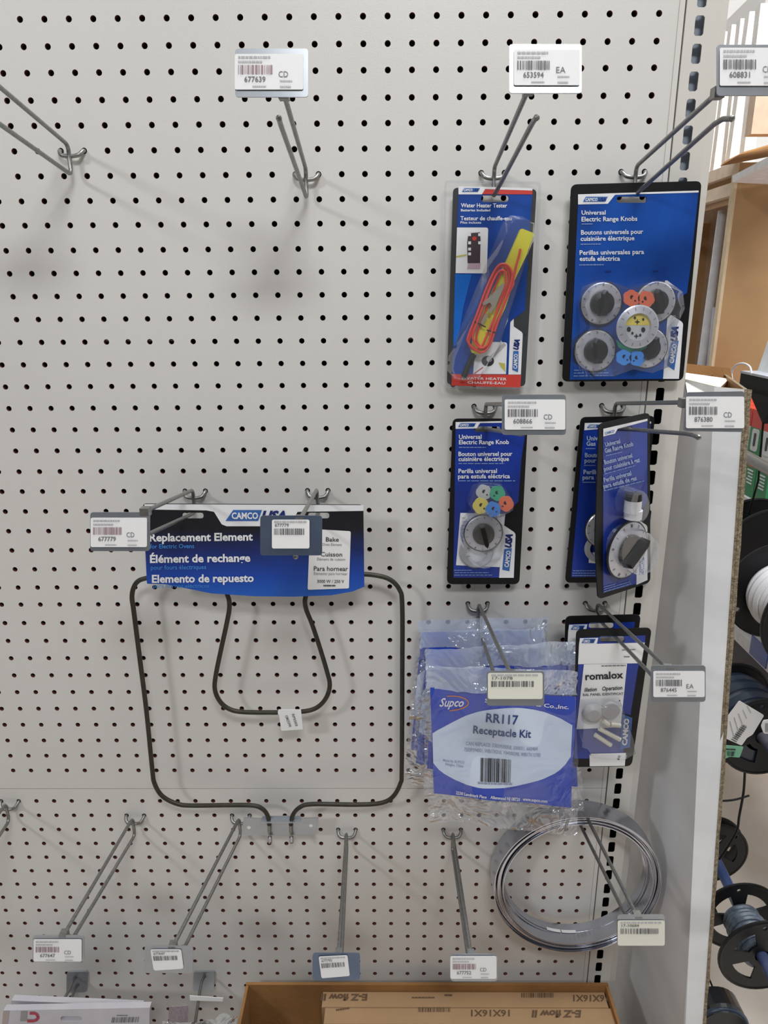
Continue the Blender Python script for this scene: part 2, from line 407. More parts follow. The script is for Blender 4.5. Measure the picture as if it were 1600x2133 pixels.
mb = MB(); mb.box((12.50, .5, -6.9), (13.2, .55, 3.5), mat('slot_backdrop_pale', (176, 186, 200), .4)); mb.build('slot_backdrop', t)  # added strip, pale colour stands in for the bright background behind the top slots
b = MB(); b.box((11.78, -.012, -66), (11.80, 0, 3.4), mat('seam_line', (176, 168, 156), .6)); b.build('fold_line', t)  # faint line near the board's right edge
# base deck
b = MB(); b.box((-30, -18, -69.9), (13.8, -.05, -67.6), M_upr); info(b.build('base_shelf'), 'cream steel base shelf under the kraft box', 'shelf')

# ------------------------------------------------------------------ scanner hooks
def sticker(parent, pl, q, spec, mt=None):
    """q: TL TR BR BL pixels of the price sticker, spec: dict"""
    a = Art(pl, .04); mt = mt or M_paper
    r = spec.get('round', 4); out = rounded(q, [r]*4)
    a.mb.prism([a.P(x, y, 1) for x, y in out], -pl.N*.012, mt)
    TL, TR, BR, BL = q
    def B(u, v): 
        x = (TL[0]*(1-u)+TR[0]*u)*(1-v) + (BL[0]*(1-u)+BR[0]*u)*v; y = (TL[1]*(1-u)+TR[1]*u)*(1-v) + (BL[1]*(1-u)+BR[1]*u)*v
        return (x, y)
    H = BL[1]-TL[1]; ink = spec.get('ink', M_inkg)
    if spec['kind'] == 'wide':
        a.fine(B(.05, .1), B(.52, .1), H*.06, M_inkl, 3, spec['n']); a.fine(B(.05, .23), B(.4, .23), H*.055, M_inkl, 3, spec['n']+1)
        a.barcode([B(.05, .32), B(.55, .32), B(.55, .57), B(.05, .57)], ink, 3, spec['n'])
        a.text(spec['num'], B(.14, .79), B(.45, .79), H*.15, M_inkg, 3, .012)
        a.text(spec['unit'], B(.64, .66), B(.78, .66), H*.17, M_inkg, 3, 0)
        a.fine(B(.66, .77), B(.84, .77), H*.045, M_inkl, 3, 9); a.fine(B(.66, .93), B(.82, .93), H*.05, M_inkl, 3, 4); a.fine(B(.26, .92), B(.46, .92), H*.04, M_inkl, 3, 5)
    else:
        a.fine(B(.06, .07), B(.92, .07), H*.07, M_inkl, 3, spec['n'])
        a.text(spec['num'], B(.08, .24), B(.45, .24), H*.11, M_inkg, 3, .015)
        a.barcode([B(.06, .30), B(.86, .30), B(.86, .52), B(.06, .52)], ink, 3, spec['n'], 30)
    return a.mb.build('price_sticker', parent)
HOOK_N = 0
def hook(cl, zr, attach, box, tip, spec, label, sq, plate=M_plate, upper0=None, lower0=None, bend=None, ybase=-.42, drop=1.0, stickmat=None, tilt=8, yp=-8.6, quad=None):
    """cl: left hole column, zr: hole height; attach/tip: pixel ends of the upper and lower wires"""
    xb = cx_(cl)+.5
    t = thing('display_hook', (xb, 0, zr-drop), label, 'hook', 'wire display hooks on the pegboard')
    R = .088; mb = MB()
    mb.tube(spline([(xb-.5, .35, zr+.02), (xb-.5, .1, zr), (xb-.5, -.14, zr-.03), (xb-.38, -.32, zr-.2), (xb-.15, -.36, zr-.26), (xb+.15, -.36, zr-.26),
                    (xb+.38, -.32, zr-.2), (xb+.5, -.14, zr-.03), (xb+.5, .1, zr), (xb+.5, .35, zr+.02)], 4), R, M_zinc, 8)
    mb.build('peg_clip', t)
    ym = ybase; A = at(attach[0], attach[1], yp+.1)
    U = at(*upper0, ym) if upper0 else Vector((xb, ym, zr+.16))
    L = at(*lower0, ym) if lower0 else Vector((xb, ym, zr-drop))
    T = at(tip[0], tip[1], -7.4)
    mb = MB()
    d = (A-U).normalized()
    mb.tube([U + Vector((0, 0, -.45)), U + Vector((0, 0, -.18)), U + Vector((0, -.03, -.05)) + d*.06, U + d*.25, A], R, M_zinc, 10)
    mb.build('label_arm', t)
    mb = MB(); d = (T-L).normalized()
    p = [U + Vector((0, 0, -.4)), L + Vector((0, 0, .22)), L + Vector((0, -.03, .05)) + d*.06, L + d*.22, T]
    if bend is not None:
        e = at(bend[0], bend[1], -7.9); p = p[:-1] + [T - d*.35, T + (e-T)*.25, e]
    else:
        p = p[:-1] + [T - d*.3, T + Vector((0, -.1, .05)), T + Vector((0, -.28, .34))]
    mb.tube(p, R, M_zinc, 10); mb.lathe(p[-1], (p[-1]-p[-2]), [(0.0, .12), (.07, .09), (.105, 0), (.07, -.08), (.0, -.1)], M_zinc, 10)
    mb.build('product_arm', t)
    if box:
        x0, y0, x1, y1 = box; q = quad or [(x0, y0), (x1, y0), (x1, y1), (x0, y1)]
        P = at((x0+x1)/2, (y0+y1)/2, yp)
        a = math.radians(tilt); pl = Plane(P, (0, -math.cos(a), math.sin(a)))
        mb = slab(pl, rounded(q, 7, 4), .05, plate)
        # rear socket that grips the wire
        mb.box((A.x-.16, A.y-.02, A.z-.2), (A.x+.16, A.y+.35, A.z+.12), M_zinc)
        lp = mb.build('label_plate', t)
        if spec: 
            s_ = Art(pl); o = None
            o = sticker(lp, pl, sq, spec, stickmat)
    return t
W_ = lambda num, unit, n, ink=None: dict(kind='wide', num=num, unit=unit, n=n, ink=ink or M_inkg)
N_ = lambda num, n, r=4: dict(kind='narrow', num=num, n=n, round=r)
def rect(x0, y0, x1, y1): return [(x0, y0), (x1, y0), (x1, y1), (x0, y1)]
hook(1, RZ[5], (-70, 122), (-150, 60, -10, 150), (-52, 222), W_('677621', 'CD', 2), 'empty wire display hook at the upper left whose arms run out of the picture', rect(-142, 70, -18, 140))
hook(11, RZ[6], (590, 190), (490, 101, 642, 202), (584, 258), W_('677639', 'CD', 3, M_inkr), 'empty wire hook with a shiny tag reading 677639, top middle', rect(490, 114, 632, 188), bend=(581, 246))
hook(19, RZ[6], (1103, 180), (1061, 92, 1212, 194), (1112, 251), W_('653594', 'EA', 5), 'wire hook with a shiny tag reading 653594 above the yellow tester pack', rect(1070, 105, 1207, 179), bend=(1118, 245))
hook(25, RZ[6], (1500, 188), (1494, 93, 1640, 199), (1500, 248), W_('608831', 'CD', 7), 'wire hook with tag 608831 over the large pack of range knobs', rect(1498, 101, 1636, 180), bend=(1524, 247))
hook(19, RZ[16], (1060, 842), (1046, 822, 1179, 906), (1090, 905), W_('608866', 'CD', 9), 'wire hook with tag 608866 holding the single electric knob pack', rect(1051, 832, 1177, 895))
hook(25, RZ[16], (1430, 838), (1427, 815, 1553, 902), (1440, 904), W_('876380', 'CD', 11), 'wire hook with tag 876380 holding the two gas knob packs', rect(1428, 826, 1549, 892), bend=(1455, 911),
     quad=[(1430, 817), (1551, 815), (1548, 900), (1424, 898)])
hook(5, RZ[20], (300, 1066), (188, 1067, 312, 1148), (300, 1117), W_('677779', 'CD', 13, M_inkr), 'wire hook with tag 677779 at the left end of the oven element header', rect(190, 1078, 307, 1139), lower0=(406, 1068))
hook(11, RZ[20], (624, 1084), (542, 1074, 671, 1157), (616, 1152), N_('677779', 15), 'wire hook with a grey plate and small 677779 sticker over the oven element header', rect(567, 1082, 645, 1142), plate=M_plate2, lower0=(664, 1068), bend=(616, 1160))
hook(19, RZ[26], (1066, 1408), (1014, 1398, 1134, 1470), (1048, 1462), dict(kind='narrow', num='17-1078', n=17, round=5), 'wire hook with a curled cream tag in front of the bagged receptacle kits', rect(1016, 1401, 1130, 1455),
     stickmat=M_ivory)
hook(25, RZ[26], (1396, 1397), (1357, 1386, 1470, 1462), (1368, 1417), W_('876445', 'EA', 19), 'wire hook with tag 876445 holding the two packs of white plugs', rect(1360, 1397, 1467, 1451), lower0=(1250, 1293))
hook(-7, lz(0), (-135, 1888), (-190, 1880, -80, 1935), (-110, 1905), W_('677720', 'CD', 21), 'empty wire hook cut off by the left edge of the picture, in the lower board', rect(-186, 1888, -84, 1928))
hook(0, lz(1), (130, 1952), (68, 1949, 175, 2004), (153, 1952), W_('677647', 'CD', 23, M_inkr), 'empty long wire hook with tag 677647, lower left', rect(71, 1955, 171, 2001))
hook(6, lz(1), (358, 1976), (301, 1971, 402, 2027), (384, 1974), N_('677647', 25, 5), 'empty long wire hook with a grey plate and crooked sticker beside the element bracket', [(314, 1976), (378, 1976), (383, 2016), (321, 2020)])
hook(12, lz(2), (705, 1992), (651, 1986, 750, 2042), (712, 1990), N_('677792', 27), 'empty wire hook pointing straight down with a dark blue plate', [(664, 1991), (724, 1988), (729, 2031), (670, 2036)], plate=M_plate2)
hook(18, lz(2), (982, 1994), (939, 1988, 1036, 2044), (975, 1992), W_('677752', 'CD', 29, M_inkr), 'empty wire hook with tag 677752 left of the steel coil', rect(938, 1990, 1034, 2037))
hook(25, lz(0), (1330, 1914), (1286, 1906, 1385, 1970), (1304, 1908), dict(kind='narrow', num='17-10684', n=31, round=5), 'wire hook with a cream tag carrying the coil of steel strip', rect(1286, 1916, 1384, 1968), stickmat=M_ivory)
# two plate hooks near the bottom edge
def plate_hook(quad, arms, label):
    P = [at(x, y, -.12) for x, y in quad]; c = (P[0]+P[2])/2
    t = thing('plate_hook', (c.x, 0, P[3].z), label, 'hook', 'plate-backed hooks at the bottom')
    mb = MB(); mb.prism([at(x, y, -.12) for x, y in rounded(quad, 5, 3)], Vector((0, .1, 0)), M_plate); mb.build('back_plate', t)
    for a in arms:
        mb = MB(); p0 = at(a[0][0], a[0][1], -.2); p1 = at(a[1][0], a[1][1], -1.0); p2 = at(a[2][0], a[2][1], -7.5)
        mb.tube([p0 + Vector((0, .1, -.15)), p0, p0 + (p1-p0)*.5 + Vector((0, -.1, .08)), p1, p2, p2 + Vector((0, -.15, .3))], .09, M_zinc, 8); mb.build('wire_arm', t)
    return t
plate_hook([(139, 2025), (182, 2024), (181, 2066), (138, 2068)], [((156, 2036), (146, 2058), (20, 2300)), ((160, 2052), (152, 2072), (55, 2305))], 'double wire hook on a square plate above the white flat packs')
plate_hook([(403, 2025), (447, 2024), (446, 2065), (402, 2064)], [((425, 2034), (419, 2050), (375, 2330))], 'single wire hook on a square plate left of the kraft box')
# ------------------------------------------------------------------ packages
def prism_px(mb, pl, pts, o0, o1, mt, side=None, holes=()):
    """pixel outline on the plane, solid between offsets o0 (back) and o1 (front)"""
    mb.prism([pl.p(x, y, o1) for x, y in pts], -pl.N*(o1-o0), mt, [[pl.p(x, y, o1) for x, y in h] for h in holes], side)
def dome(parent, pl, base, top, h, name='blister'):
    """thin clear shell: base outline at the card, top outline raised by h"""
    mb = MB(); n = len(base); B = [pl.p(x, y, .03) for x, y in base]; T = [pl.p(x, y, h) for x, y in top]; Mi = [pl.p(*((Vector(b)*.35+Vector(t)*.65)), h*.72) for b, t in zip(base, top)]
    mb.add(B+Mi+T, [(i, (i+1) % n, n+(i+1) % n, n+i) for i in range(n)] + [(n+i, n+(i+1) % n, 2*n+(i+1) % n, 2*n+i) for i in range(n)], M_clear, True)
    mb.add(T, [tuple(t) for t in tessellate_polygon([T])], M_clear)
    return mb.build(name, parent)
def capsule(x0, y0, x1, y1, r, n=10):
    d = Vector((x1-x0, y1-y0)); a = math.atan2(d.y, d.x); out = []
    for k in range(n+1): t = a + math.pi/2 - math.pi + math.pi*k/n; out.append((x1+r*math.cos(t), y1+r*math.sin(t)))
    for k in range(n+1): t = a + math.pi/2 + math.pi*k/n; out.append((x0+r*math.cos(t), y0+r*math.sin(t)))
    return out
def pack(name, pl, outline, r, th, label, cat, slot, card=M_black, group=None):
    P = [pl.p(x, y, 0) for x, y in outline]; zc = min(p.z for p in P); c = sum(P, Vector())/len(P)
    t = thing(name, (c.x, c.y, zc), label, cat, group)
    s_ = [slot_px(*slot)] if slot else []
    slab(pl, rounded(outline, r), th, card, s_).build('backing_card', t)
    return t, s_
M_dial = mat('silver_dial', (200, 200, 208), .3, .45, noise=.5, nscale=60, rgb2=(184, 184, 192)); M_rim = mat('knob_rim', (26, 28, 34), .35)
M_knob = mat('black_knob', (13, 13, 15), .4, spec=.4)
def knob(parent, pl, cx, cy, rp, ang=90, base=.06, hub=.6, dial=True, name='range_knob', hubh=.62, hubmat=None, tapered=False, th=.22):
    c = pl.p(cx, cy, base); R = (pl.p(cx+rp, cy, base) - c).length; N = pl.N
    mb = MB()
    mb.lathe(c, N, [(R*.96, 0), (R*1.0, .05), (R*1.0, th*.5), (R*.95, th*.62)], M_rim, 40)
    mb.lathe(c, N, [(R*.95, th*.62), (R*.9, th*.8), (R*hub*1.02, th), (0.0, th)], M_dial, 40, smooth=False)
    o = mb.build(name, parent)
    hb = MB(); hr = R*hub*.93
    hb.lathe(c, N, [(hr, th), (hr*.95, th+.2), (hr*.55, th+.26), (0, th+.26)], hubmat or M_knob, 28)
    u = Vector((1, 0, 0)); u = (u - N*u.dot(N)).normalized(); w = u.cross(N)
    if w.z < 0: w = -w
    a = math.radians(ang); d = u*math.cos(a) + w*math.sin(a); e = u*math.sin(a)*-1 + w*math.cos(a)
    q = [(-1.02, -.3), (.8, -.3), (1.12, 0), (.8, .3), (-1.02, .3)]
    lo_ = [c + N*(th+.1) + d*x*hr + e*y*hr for x, y in q]; hi_ = [c + N*(th+hubh) + d*x*hr*.93 + e*y*hr*.62 for x, y in q]
    n = len(q); hb.add(lo_+hi_, [(i, (i+1) % n, n+(i+1) % n, n+i) for i in range(n)] + [tuple(range(n, 2*n))], hubmat or M_knob)
    hb.build('grip', o)
    tk = MB(); nt_ = 14
    for k in range(nt_):
        t = 2*math.pi*k/nt_ + .2; rd = u*math.cos(t) + w*math.sin(t); tg = u*-math.sin(t) + w*math.cos(t)
        p0 = c + rd*R*.80 + N*(th*.9+.02); p1 = c + rd*R*.9 + N*(th*.8+.016); wd_ = R*.014 if k % 3 else R*.035
        tk.add([p0-tg*wd_, p0+tg*wd_, p1+tg*wd_, p1-tg*wd_], [(0, 1, 2, 3)], M_inkg)
    tk.build('dial_marks', o)
    return o
def flower(parent, pl, cx, cy, rp, mt, h0=.3, seed=0, n=6, th=.08, both=False):
    mb = MB(); out = []; rp *= 1.12
    for k in range(48):
        t = 2*math.pi*k/48; r = rp*(.9+.1*abs(math.sin(n*t/2+seed))); out.append((cx+r*math.cos(t), cy+r*math.sin(t)))
    s = -1 if seed % 2 else 1
    h1 = [(cx+s*rp*.05+rp*.26*math.cos(t), cy-rp*.1+rp*.26*math.sin(t)) for t in [math.pi*(.25+.15*i)*1.0+(.9 if s > 0 else .2) for i in range(9)]]
    h2 = ell(cx-s*rp*-.42, cy+rp*.32, rp*.13, rp*.13, 8)
    prism_px(mb, pl, out, h0, h0+th, mt, None, [h1, h2])
    for (dx, dy) in ((0, 0),): 
        mb.poly([pl.p(x, y, h0-.005) for x, y in ell(cx, cy, rp*.6, rp*.6, 12)], M_knob)
    return mb.build('adapter_insert', parent)
def logo_small(a, x0, x1, yt, yb, lean=5):
    a.poly([(x0, yb), (x1-lean, yb), (x1, yt), (x0+lean, yt)], M_logo, 3)
    a.text('CAMCO', (x0+lean*.8, yb-1.6), ((x0*.42+x1*.58), yb-1.6), (yb-yt)*.62, M_white, 4, .03, .2)
    a.text('USA', ((x0*.38+x1*.62), yb-1.6), (x1-lean*.7, yb-1.6), (yb-yt)*.66, M_navy, 4, .03, .2)
def logo_vert(a, box, c0, c1, ccap, u0, u1, ucap):
    a.poly(box, M_logo, 4); a.text('CAMCO', c0, c1, ccap, M_white, 5, .03); a.text('USA', u0, u1, ucap, M_navy, 4, .07, .25)

# --- water heater tester
pl = yplane(-.62)
t, sl = pack('tester_pack', pl, [(944, 391), (1118, 394), (1094, 805), (931, 801)], 10, .05, 'clear clamshell pack with a yellow water heater tester and red cord', 'package', (1031, 414, 57, 14), M_dgrey)
a = Art(pl)
bl = [(955, 405), (1004, 405), (1109, 405), (1096.5, 590), (1094, 646), (1075, 661), (1063, 671), (1059, 780), (941.6, 779)]
a.poly(bl, M_blue, 1, sl); a.poly([(948, 571), (983, 571), (965, 640), (952, 720), (944, 720)], M_blueL, 2)
a.poly([(955, 388), (1109, 392), (1109, 397), (1010.5, 394), (1004, 405), (955, 405)], M_white, 2)
a.poly([(1010.5, 394.5), (1109, 397), (1109, 405), (1004, 404.6)], M_red, 2)
a.poly(rounded([(952, 474), (1017, 474), (1014, 569.5), (949, 569)], [0, 5, 5, 0]), M_white, 2)
M_dev = mat('photo_device', (70, 56, 66), .5)
a.poly([(976, 486), (1000, 484), (1001, 500), (1000, 548), (974, 548), (973, 505)], M_dev, 3)
for yy in (489, 506, 519, 529): a.poly([(975, yy-3), (981, yy-3), (981, yy+3), (975, yy+3)], M_white, 4)
for yy in (489, 506): a.poly([(996, yy-3), (1002, yy-3), (1002, yy+3), (996, yy+3)], M_white, 4)
a.disc((988, 497), 4.5, M_red, 4); a.poly([(975, 549), (1001, 548), (1000, 560), (973, 560)], mat('photo_pink', (196, 168, 186), .5), 3)
a.bar((950, 535), (972, 531), 3, mat('photo_yellow', (196, 190, 90), .5), 3)
a.poly(rounded([(990, 711), (1056.5, 713), (1054, 779), (985.6, 779)], [6, 6, 0, 0]), M_white, 2)
a.disc((1016, 752), 13, M_dgrey, 3, ry=11); a.bar((1024, 744), (1052, 716), 7, M_inkl, 3); a.disc((1019, 748), 6, M_inkl, 4); a.poly([(1038, 755), (1052, 757), (1053, 775), (1044, 765)], MATS['photo_yellow'], 3)
a.bar((1006, 765), (988, 778), 2, M_red, 3)
a.poly(rounded([(1063, 671), (1070, 664), (1070, 680), (1089, 693), (1085, 780), (1059, 780)], [2, 0, 3, 5, 0, 0]), M_white, 2)
a.poly([(1075, 661), (1095, 646), (1096, 700), (1089, 693), (1070, 680), (1070, 664)], M_dgrey, 2)
a.poly([(941, 779), (1085.5, 780.5), (1084, 807), (940.5, 803)], M_red, 3)
a.text('WATER HEATER', (966, 790), (1055, 792), 5.4, M_white, 5, .01); a.text('CHAUFFE-EAU', (974, 799), (1052, 800.5), 5.4, M_white, 5, .01)
a.text('Water Heater Tester', (960, 432), (1056, 432.5), 8.5, M_white, 4, .018); a.text('Batteries Included', (960, 440.5), (1021, 440.5), 5, M_white, 4, .02)
a.text('Testeur de chauffe-eau', (959, 459), (1066, 459), 8.5, M_white, 4, .018); a.text('Piles incluses', (959, 466), (1002, 466), 5, M_white, 4, .01)
logo_small(a, 962, 1000, 392, 400)
logo_vert(a, [(1067, 770), (1079, 775), (1080, 731), (1069, 731)], (1076.5, 768), (1078, 737), 7.5, (1079, 729), (1082, 707), 10)
a.mb.build('printed_front', t)
# clamshell rim and tilted blister
mb = MB(); prism_px(mb, pl, rounded([(926, 376), (1127, 379), (1111, 812), (918, 808)], 9), -.08, .07, M_clear, None, [rounded([(930, 381), (1122, 384), (1106, 807), (923, 803)], 7)]); mb.build('clamshell_rim', t)
dome(t, pl, [(1046, 466), (1062, 449), (1088, 451), (1113, 464), (1112, 500), (1045, 716), (1000, 786), (976, 797), (940, 790), (931, 768), (934, 742)],
     [(1057, 472), (1068, 461), (1086, 461), (1104, 470), (1102, 500), (1037, 712), (996, 778), (974, 787), (948, 783), (942, 766), (945, 744)], .72)
M_yel = mat('yellow_plastic', (222, 214, 52), .35, rgb2=(206, 196, 44)); M_cord = mat('red_cord', (228, 66, 52), .35, rgb2=(214, 52, 48))
mb = MB(); prism_px(mb, pl, rounded([(1082, 477), (1110, 488), (1097, 521), (1094, 531), (1066, 590), (1050, 640), (1022, 700), (998, 737), (979, 733), (982, 712), (1008, 640), (1040, 570), (1054, 541)], [5, 5, 2, 2, 0, 0, 3, 5, 5, 3, 0, 0, 0]), .1, .42, M_yel)
mb.build('tester_body', t)
mb = MB(); mb.tube([pl.p(986, 737, .25), pl.p(974, 762, .25), pl.p(965, 784, .25)], .14, M_blkpl, 12); mb.tube([pl.p(965, 784, .25), pl.p(962, 790, .25)], .06, M_zinc, 8); mb.build('probe_tip', t)
def loop(pts, h, nm='cord'):
    mb = MB(); mb.tube(spline([pl.p(x, y, h) for x, y in pts], 7, True), .05, M_cord, 8, closed=True); mb.build(nm, t)
loop([(1057, 575), (1052, 560), (1040, 556), (1028, 568), (1014, 605), (994, 660), (977, 700), (975, 716), (985, 726), (1000, 720), (1012, 695), (1036, 640), (1052, 600)], .5)
loop([(1062, 580), (1058, 560), (1045, 551), (1030, 560), (1010, 600), (990, 655), (973, 698), (973, 712), (990, 728), (1004, 731), (1018, 715), (1030, 680), (1050, 620)], .56)
loop([(1050, 580), (1046, 566), (1036, 566), (1024, 585), (1006, 630), (984, 690), (984, 708), (996, 722), (1010, 718), (1018, 700), (1030, 650), (1044, 606)], .61)
loop([(1066, 590), (1060, 566), (1050, 560), (1034, 582), (1020, 622), (1000, 668), (990, 700), (994, 716), (1006, 726), (1016, 712), (1036, 660), (1056, 612)], .47)
mb = MB(); mb.tube(spline([pl.p(x, y, .5) for x, y in [(1080, 520), (1077, 535), (1071, 556), (1066, 580), (1056, 606)]], 5), .05, M_cord, 8); mb.build('cord', t)
M_clip = mat('nickel_clip', (206, 200, 186), .3, .7)
mb = MB(); prism_px(mb, pl, [(1047, 588), (1043, 602), (1026, 640), (1018, 652), (1012, 648), (1020, 636), (1016, 630), (1003, 636), (1001, 631), (1018, 616), (1034, 598)], .62, .74, M_clip); prism_px(mb, pl, [(1008, 650), (1012, 658), (1001, 675), (997, 671)], .6, .7, M_clip); mb.build('alligator_clip', t)
for p0, p1 in (((985, 669), (1008, 680)), ((1010, 686), (1030, 692))):
    mb = MB(); mb.tube([pl.p(*p0, .62), pl.p(*p1, .62)], .03, M_blkpl, 6); mb.build('twist_tie', t)

# --- big pack of range knobs
pl = yplane(-.8)
t, sl = pack('range_knob_pack', pl, [(1190, 384), (1462, 377), (1423, 793), (1171, 795)], 13, .06, 'large blue blister pack of silver and black electric range knobs', 'package', (1316, 416, 62, 13))
a = Art(pl)
M_blue2 = mat('print_blue_glow', (24, 84, 178), .32, noise=1, nscale=9, rgb2=(16, 56, 136), coat=.5)
a.poly([(1204, 425), (1266, 424), (1281, 405), (1455, 401), (1438, 560), (1431, 610), (1405, 627), (1390, 662), (1381, 789), (1187, 791)], M_blue2, 1, sl)
a.poly([(1204, 405), (1455, 397), (1455, 401), (1281, 406), (1266, 424.5), (1204, 426)], M_white, 2)
a.poly(rounded([(1390, 660), (1396, 655), (1423, 672), (1414, 789), (1381, 789)], [0, 3, 6, 0, 0]), M_white, 2)
logo_small(a, 1214, 1266, 410, 420.5, 6)
logo_vert(a, [(1389, 761), (1404, 771), (1413, 709), (1396, 714)], (1402, 757), (1409, 717), 9, (1409, 712), (1412, 680), 13)
for (s_, x0, x1, y0, y1, cap) in (('Universal', 1211, 1261, 447.5, 447, 9), ('Electric Range Knobs', 1211, 1327, 461.5, 460, 9.5), ('Boutons universels pour', 1210, 1339, 489, 487, 9.5), ('cuisinière électrique', 1209, 1321, 502, 500.5, 9.5),
                                  ('Perillas universales para', 1207, 1341, 531, 529, 9.5), ('estufa eléctrica', 1207, 1291, 543.5, 543, 9.5)):
    a.text(s_, (x0, y0), (x1, y1), cap, M_white, 4, .018)
for (x0, x1, y) in ((1211, 1234, 467), (1209, 1252, 509), (1206, 1257, 552)): a.fine((x0, y), (x1, y-.5), 2.4, M_fine, 4, int(y))
for (x0, x1, y) in ((1195, 1262, 771), (1195, 1267, 777), (1194, 1278, 783)): a.fine((x0, y), (x1, y-.8), 2.4, M_fine, 4, int(y))
for x in (1266, 1365): a.bar((x-6, 566), (x+6, 565), 2.5, M_navy, 4)
a.mb.build('printed_front', t)
knob(t, pl, 1250, 632, 44, 88); knob(t, pl, 1362, 629, 43, 100); knob(t, pl, 1237, 730, 44, 100); knob(t, pl, 1346, 724, 42.5, 65)
M_or = mat('orange_insert', (232, 112, 76), .4); M_gr = mat('green_insert', (52, 170, 130), .4); M_bl = mat('blue_insert', (66, 144, 232), .4); M_ye = mat('yellow_insert', (232, 212, 96), .4); M_gy = mat('grey_insert', (198, 200, 202), .4)
flower(t, pl, 1307, 621, 15.5, M_or, .5, 0); flower(t, pl, 1337, 623, 15.5, M_or, .5, 1)
mb = MB(); prism_px(mb, pl, [(1276, 706), (1290, 718), (1310, 724), (1330, 718), (1340, 706), (1338, 722), (1318, 734), (1298, 732), (1281, 722)], .5, .58, M_gr); mb.build('adapter_insert', t)
flower(t, pl, 1290, 742, 14.5, M_bl, .6, 0); flower(t, pl, 1317, 744, 14.5, M_bl, .6, 1)
# loose front dial ring with inserts in its window
mb = MB(); c = pl.p(1314, 679, .9); R = (pl.p(1357, 679, .9)-c).length
mb.lathe(c, pl.N, [(R*.60, .02), (R*.62, .1), (R*.93, .03), (R, 0), (R*.97, -.05), (R*.6, -.03), (R*.60, .02)], M_dial, 44); ring = mb.build('dial_ring', t)
tk = MB()
for k in range(14):
    an = 2*math.pi*k/14; rd = Vector((math.cos(an), 0, math.sin(an))); tg = Vector((-math.sin(an), 0, math.cos(an))); p0 = c + rd*R*.76 - Vector((0, .09, 0)); p1 = c + rd*R*.9 - Vector((0, .055, 0)); w_ = R*.014
    tk.add([p0-tg*w_, p0+tg*w_, p1+tg*w_, p1-tg*w_], [(0, 1, 2, 3)], M_inkg)
tk.build('dial_marks', ring)
mb = MB(); prism_px(mb, pl, ell(1314, 681, 27, 28, 28), .78, .84, M_gy); mb.build('window_insert', t)
a = Art(pl, .84)
a.poly([(1314+26*math.cos(x), 676+25*math.sin(x)) for x in [math.pi*(1+k/12) for k in range(13)]], M_ye, 1)
for (x, y, r) in ((1297, 684, 4.2), (1326, 685, 4.2), (1304, 692, 2.4), (1320, 696, 2.4), (1309, 661, 2.4), (1326, 664, 2.4)): a.disc((x, y), r, M_knob, 3, 10, r*1.25)
for (x, y, r) in ((1314, 669, 6), (1312, 698, 6)): a.poly([(x+(r if k % 2 == 0 else r*.35)*math.cos(math.pi*k/4+math.pi/4*(0)), y+(r if k % 2 == 0 else r*.35)*math.sin(math.pi*k/4)) for k in range(8)], M_knob, 3)
a.mb.build('insert_cutouts', t)
bs = [(1201, 632), (1212, 598), (1250, 582), (1290, 596), (1335, 590), (1370, 580), (1404, 605), (1408, 640), (1390, 680), (1394, 730), (1378, 762), (1340, 776), (1300, 768), (1262, 782), (1220, 782), (1190, 755), (1188, 715), (1208, 680)]
dome(t, pl, bs, [(1308+(x-1308)*.95, 680+(y-680)*.95) for x, y in bs], 1.25)

# --- single electric knob pack
pl = yplane(-.8)
t, sl = pack('range_knob_pack', pl, [(943, 872), (1100, 872), (1082, 1217), (931, 1217)], 12, .06, 'blue blister pack with one electric range knob and five coloured inserts', 'package', (1015, 894, 54, 11))
a = Art(pl); M_blue3 = mat('print_deep_blue', (20, 56, 160), .35, noise=1, nscale=9, rgb2=(14, 38, 116), coat=.4)
a.poly([(949, 893), (993, 892), (1000, 880), (1098, 878), (1086, 958), (1080, 1045), (1053, 1071), (1041, 1203), (944.5, 1203)], M_blue3, 1, sl)
a.poly([(949, 879), (1098, 876), (1098, 879.5), (1000, 881), (993, 892), (949, 893)], M_white, 2)
a.poly([(959, 1068), (1052.5, 1070), (1041, 1181), (950, 1177)], M_white, 2)
a.poly(rounded([(1050, 1094), (1074, 1110), (1070, 1203), (1039.5, 1203), (1045, 1130)], [2, 6, 0, 0, 0]), M_white, 3)
logo_small(a, 954, 992, 881, 889)
logo_vert(a, [(1046, 1186), (1061, 1189), (1066, 1141), (1050, 1143)], (1059, 1181), (1063.5, 1147), 9, (1064, 1141), (1067, 1112), 13)
for (s_, x0, x1, y0, cap) in (('Universal', 956, 1003, 914, 9), ('Electric Range Knob', 956, 1060, 925, 9), ('Bouton universel pour', 955, 1067, 949.5, 9), ('cuisinière électrique', 955, 1060, 960, 9), ('Perilla universal', 955, 1035, 985, 9), ('para estufa eléctrica', 954, 1062, 996, 9)):
    a.text(s_, (x0, y0), (x1, y0-.5), cap, M_white, 4, .018)
for (x0, x1, y) in ((956, 1012, 931.5), (955, 1051, 965), (954, 1073, 1001)): a.fine((x0, y), (x1, y), 2, M_fine, 4, int(y))
for (x0, x1, y) in ((946, 983, 1187), (947, 1018, 1192), (946, 1025, 1197)): a.fine((x0, y), (x1, y), 2, M_fine, 4, int(y))
for k in range(12): a.bar((962, 1078+k*8), (970+(k*7) % 12, 1078+k*8), 1.6, M_inkl, 4)
a.mb.build('printed_front', t)
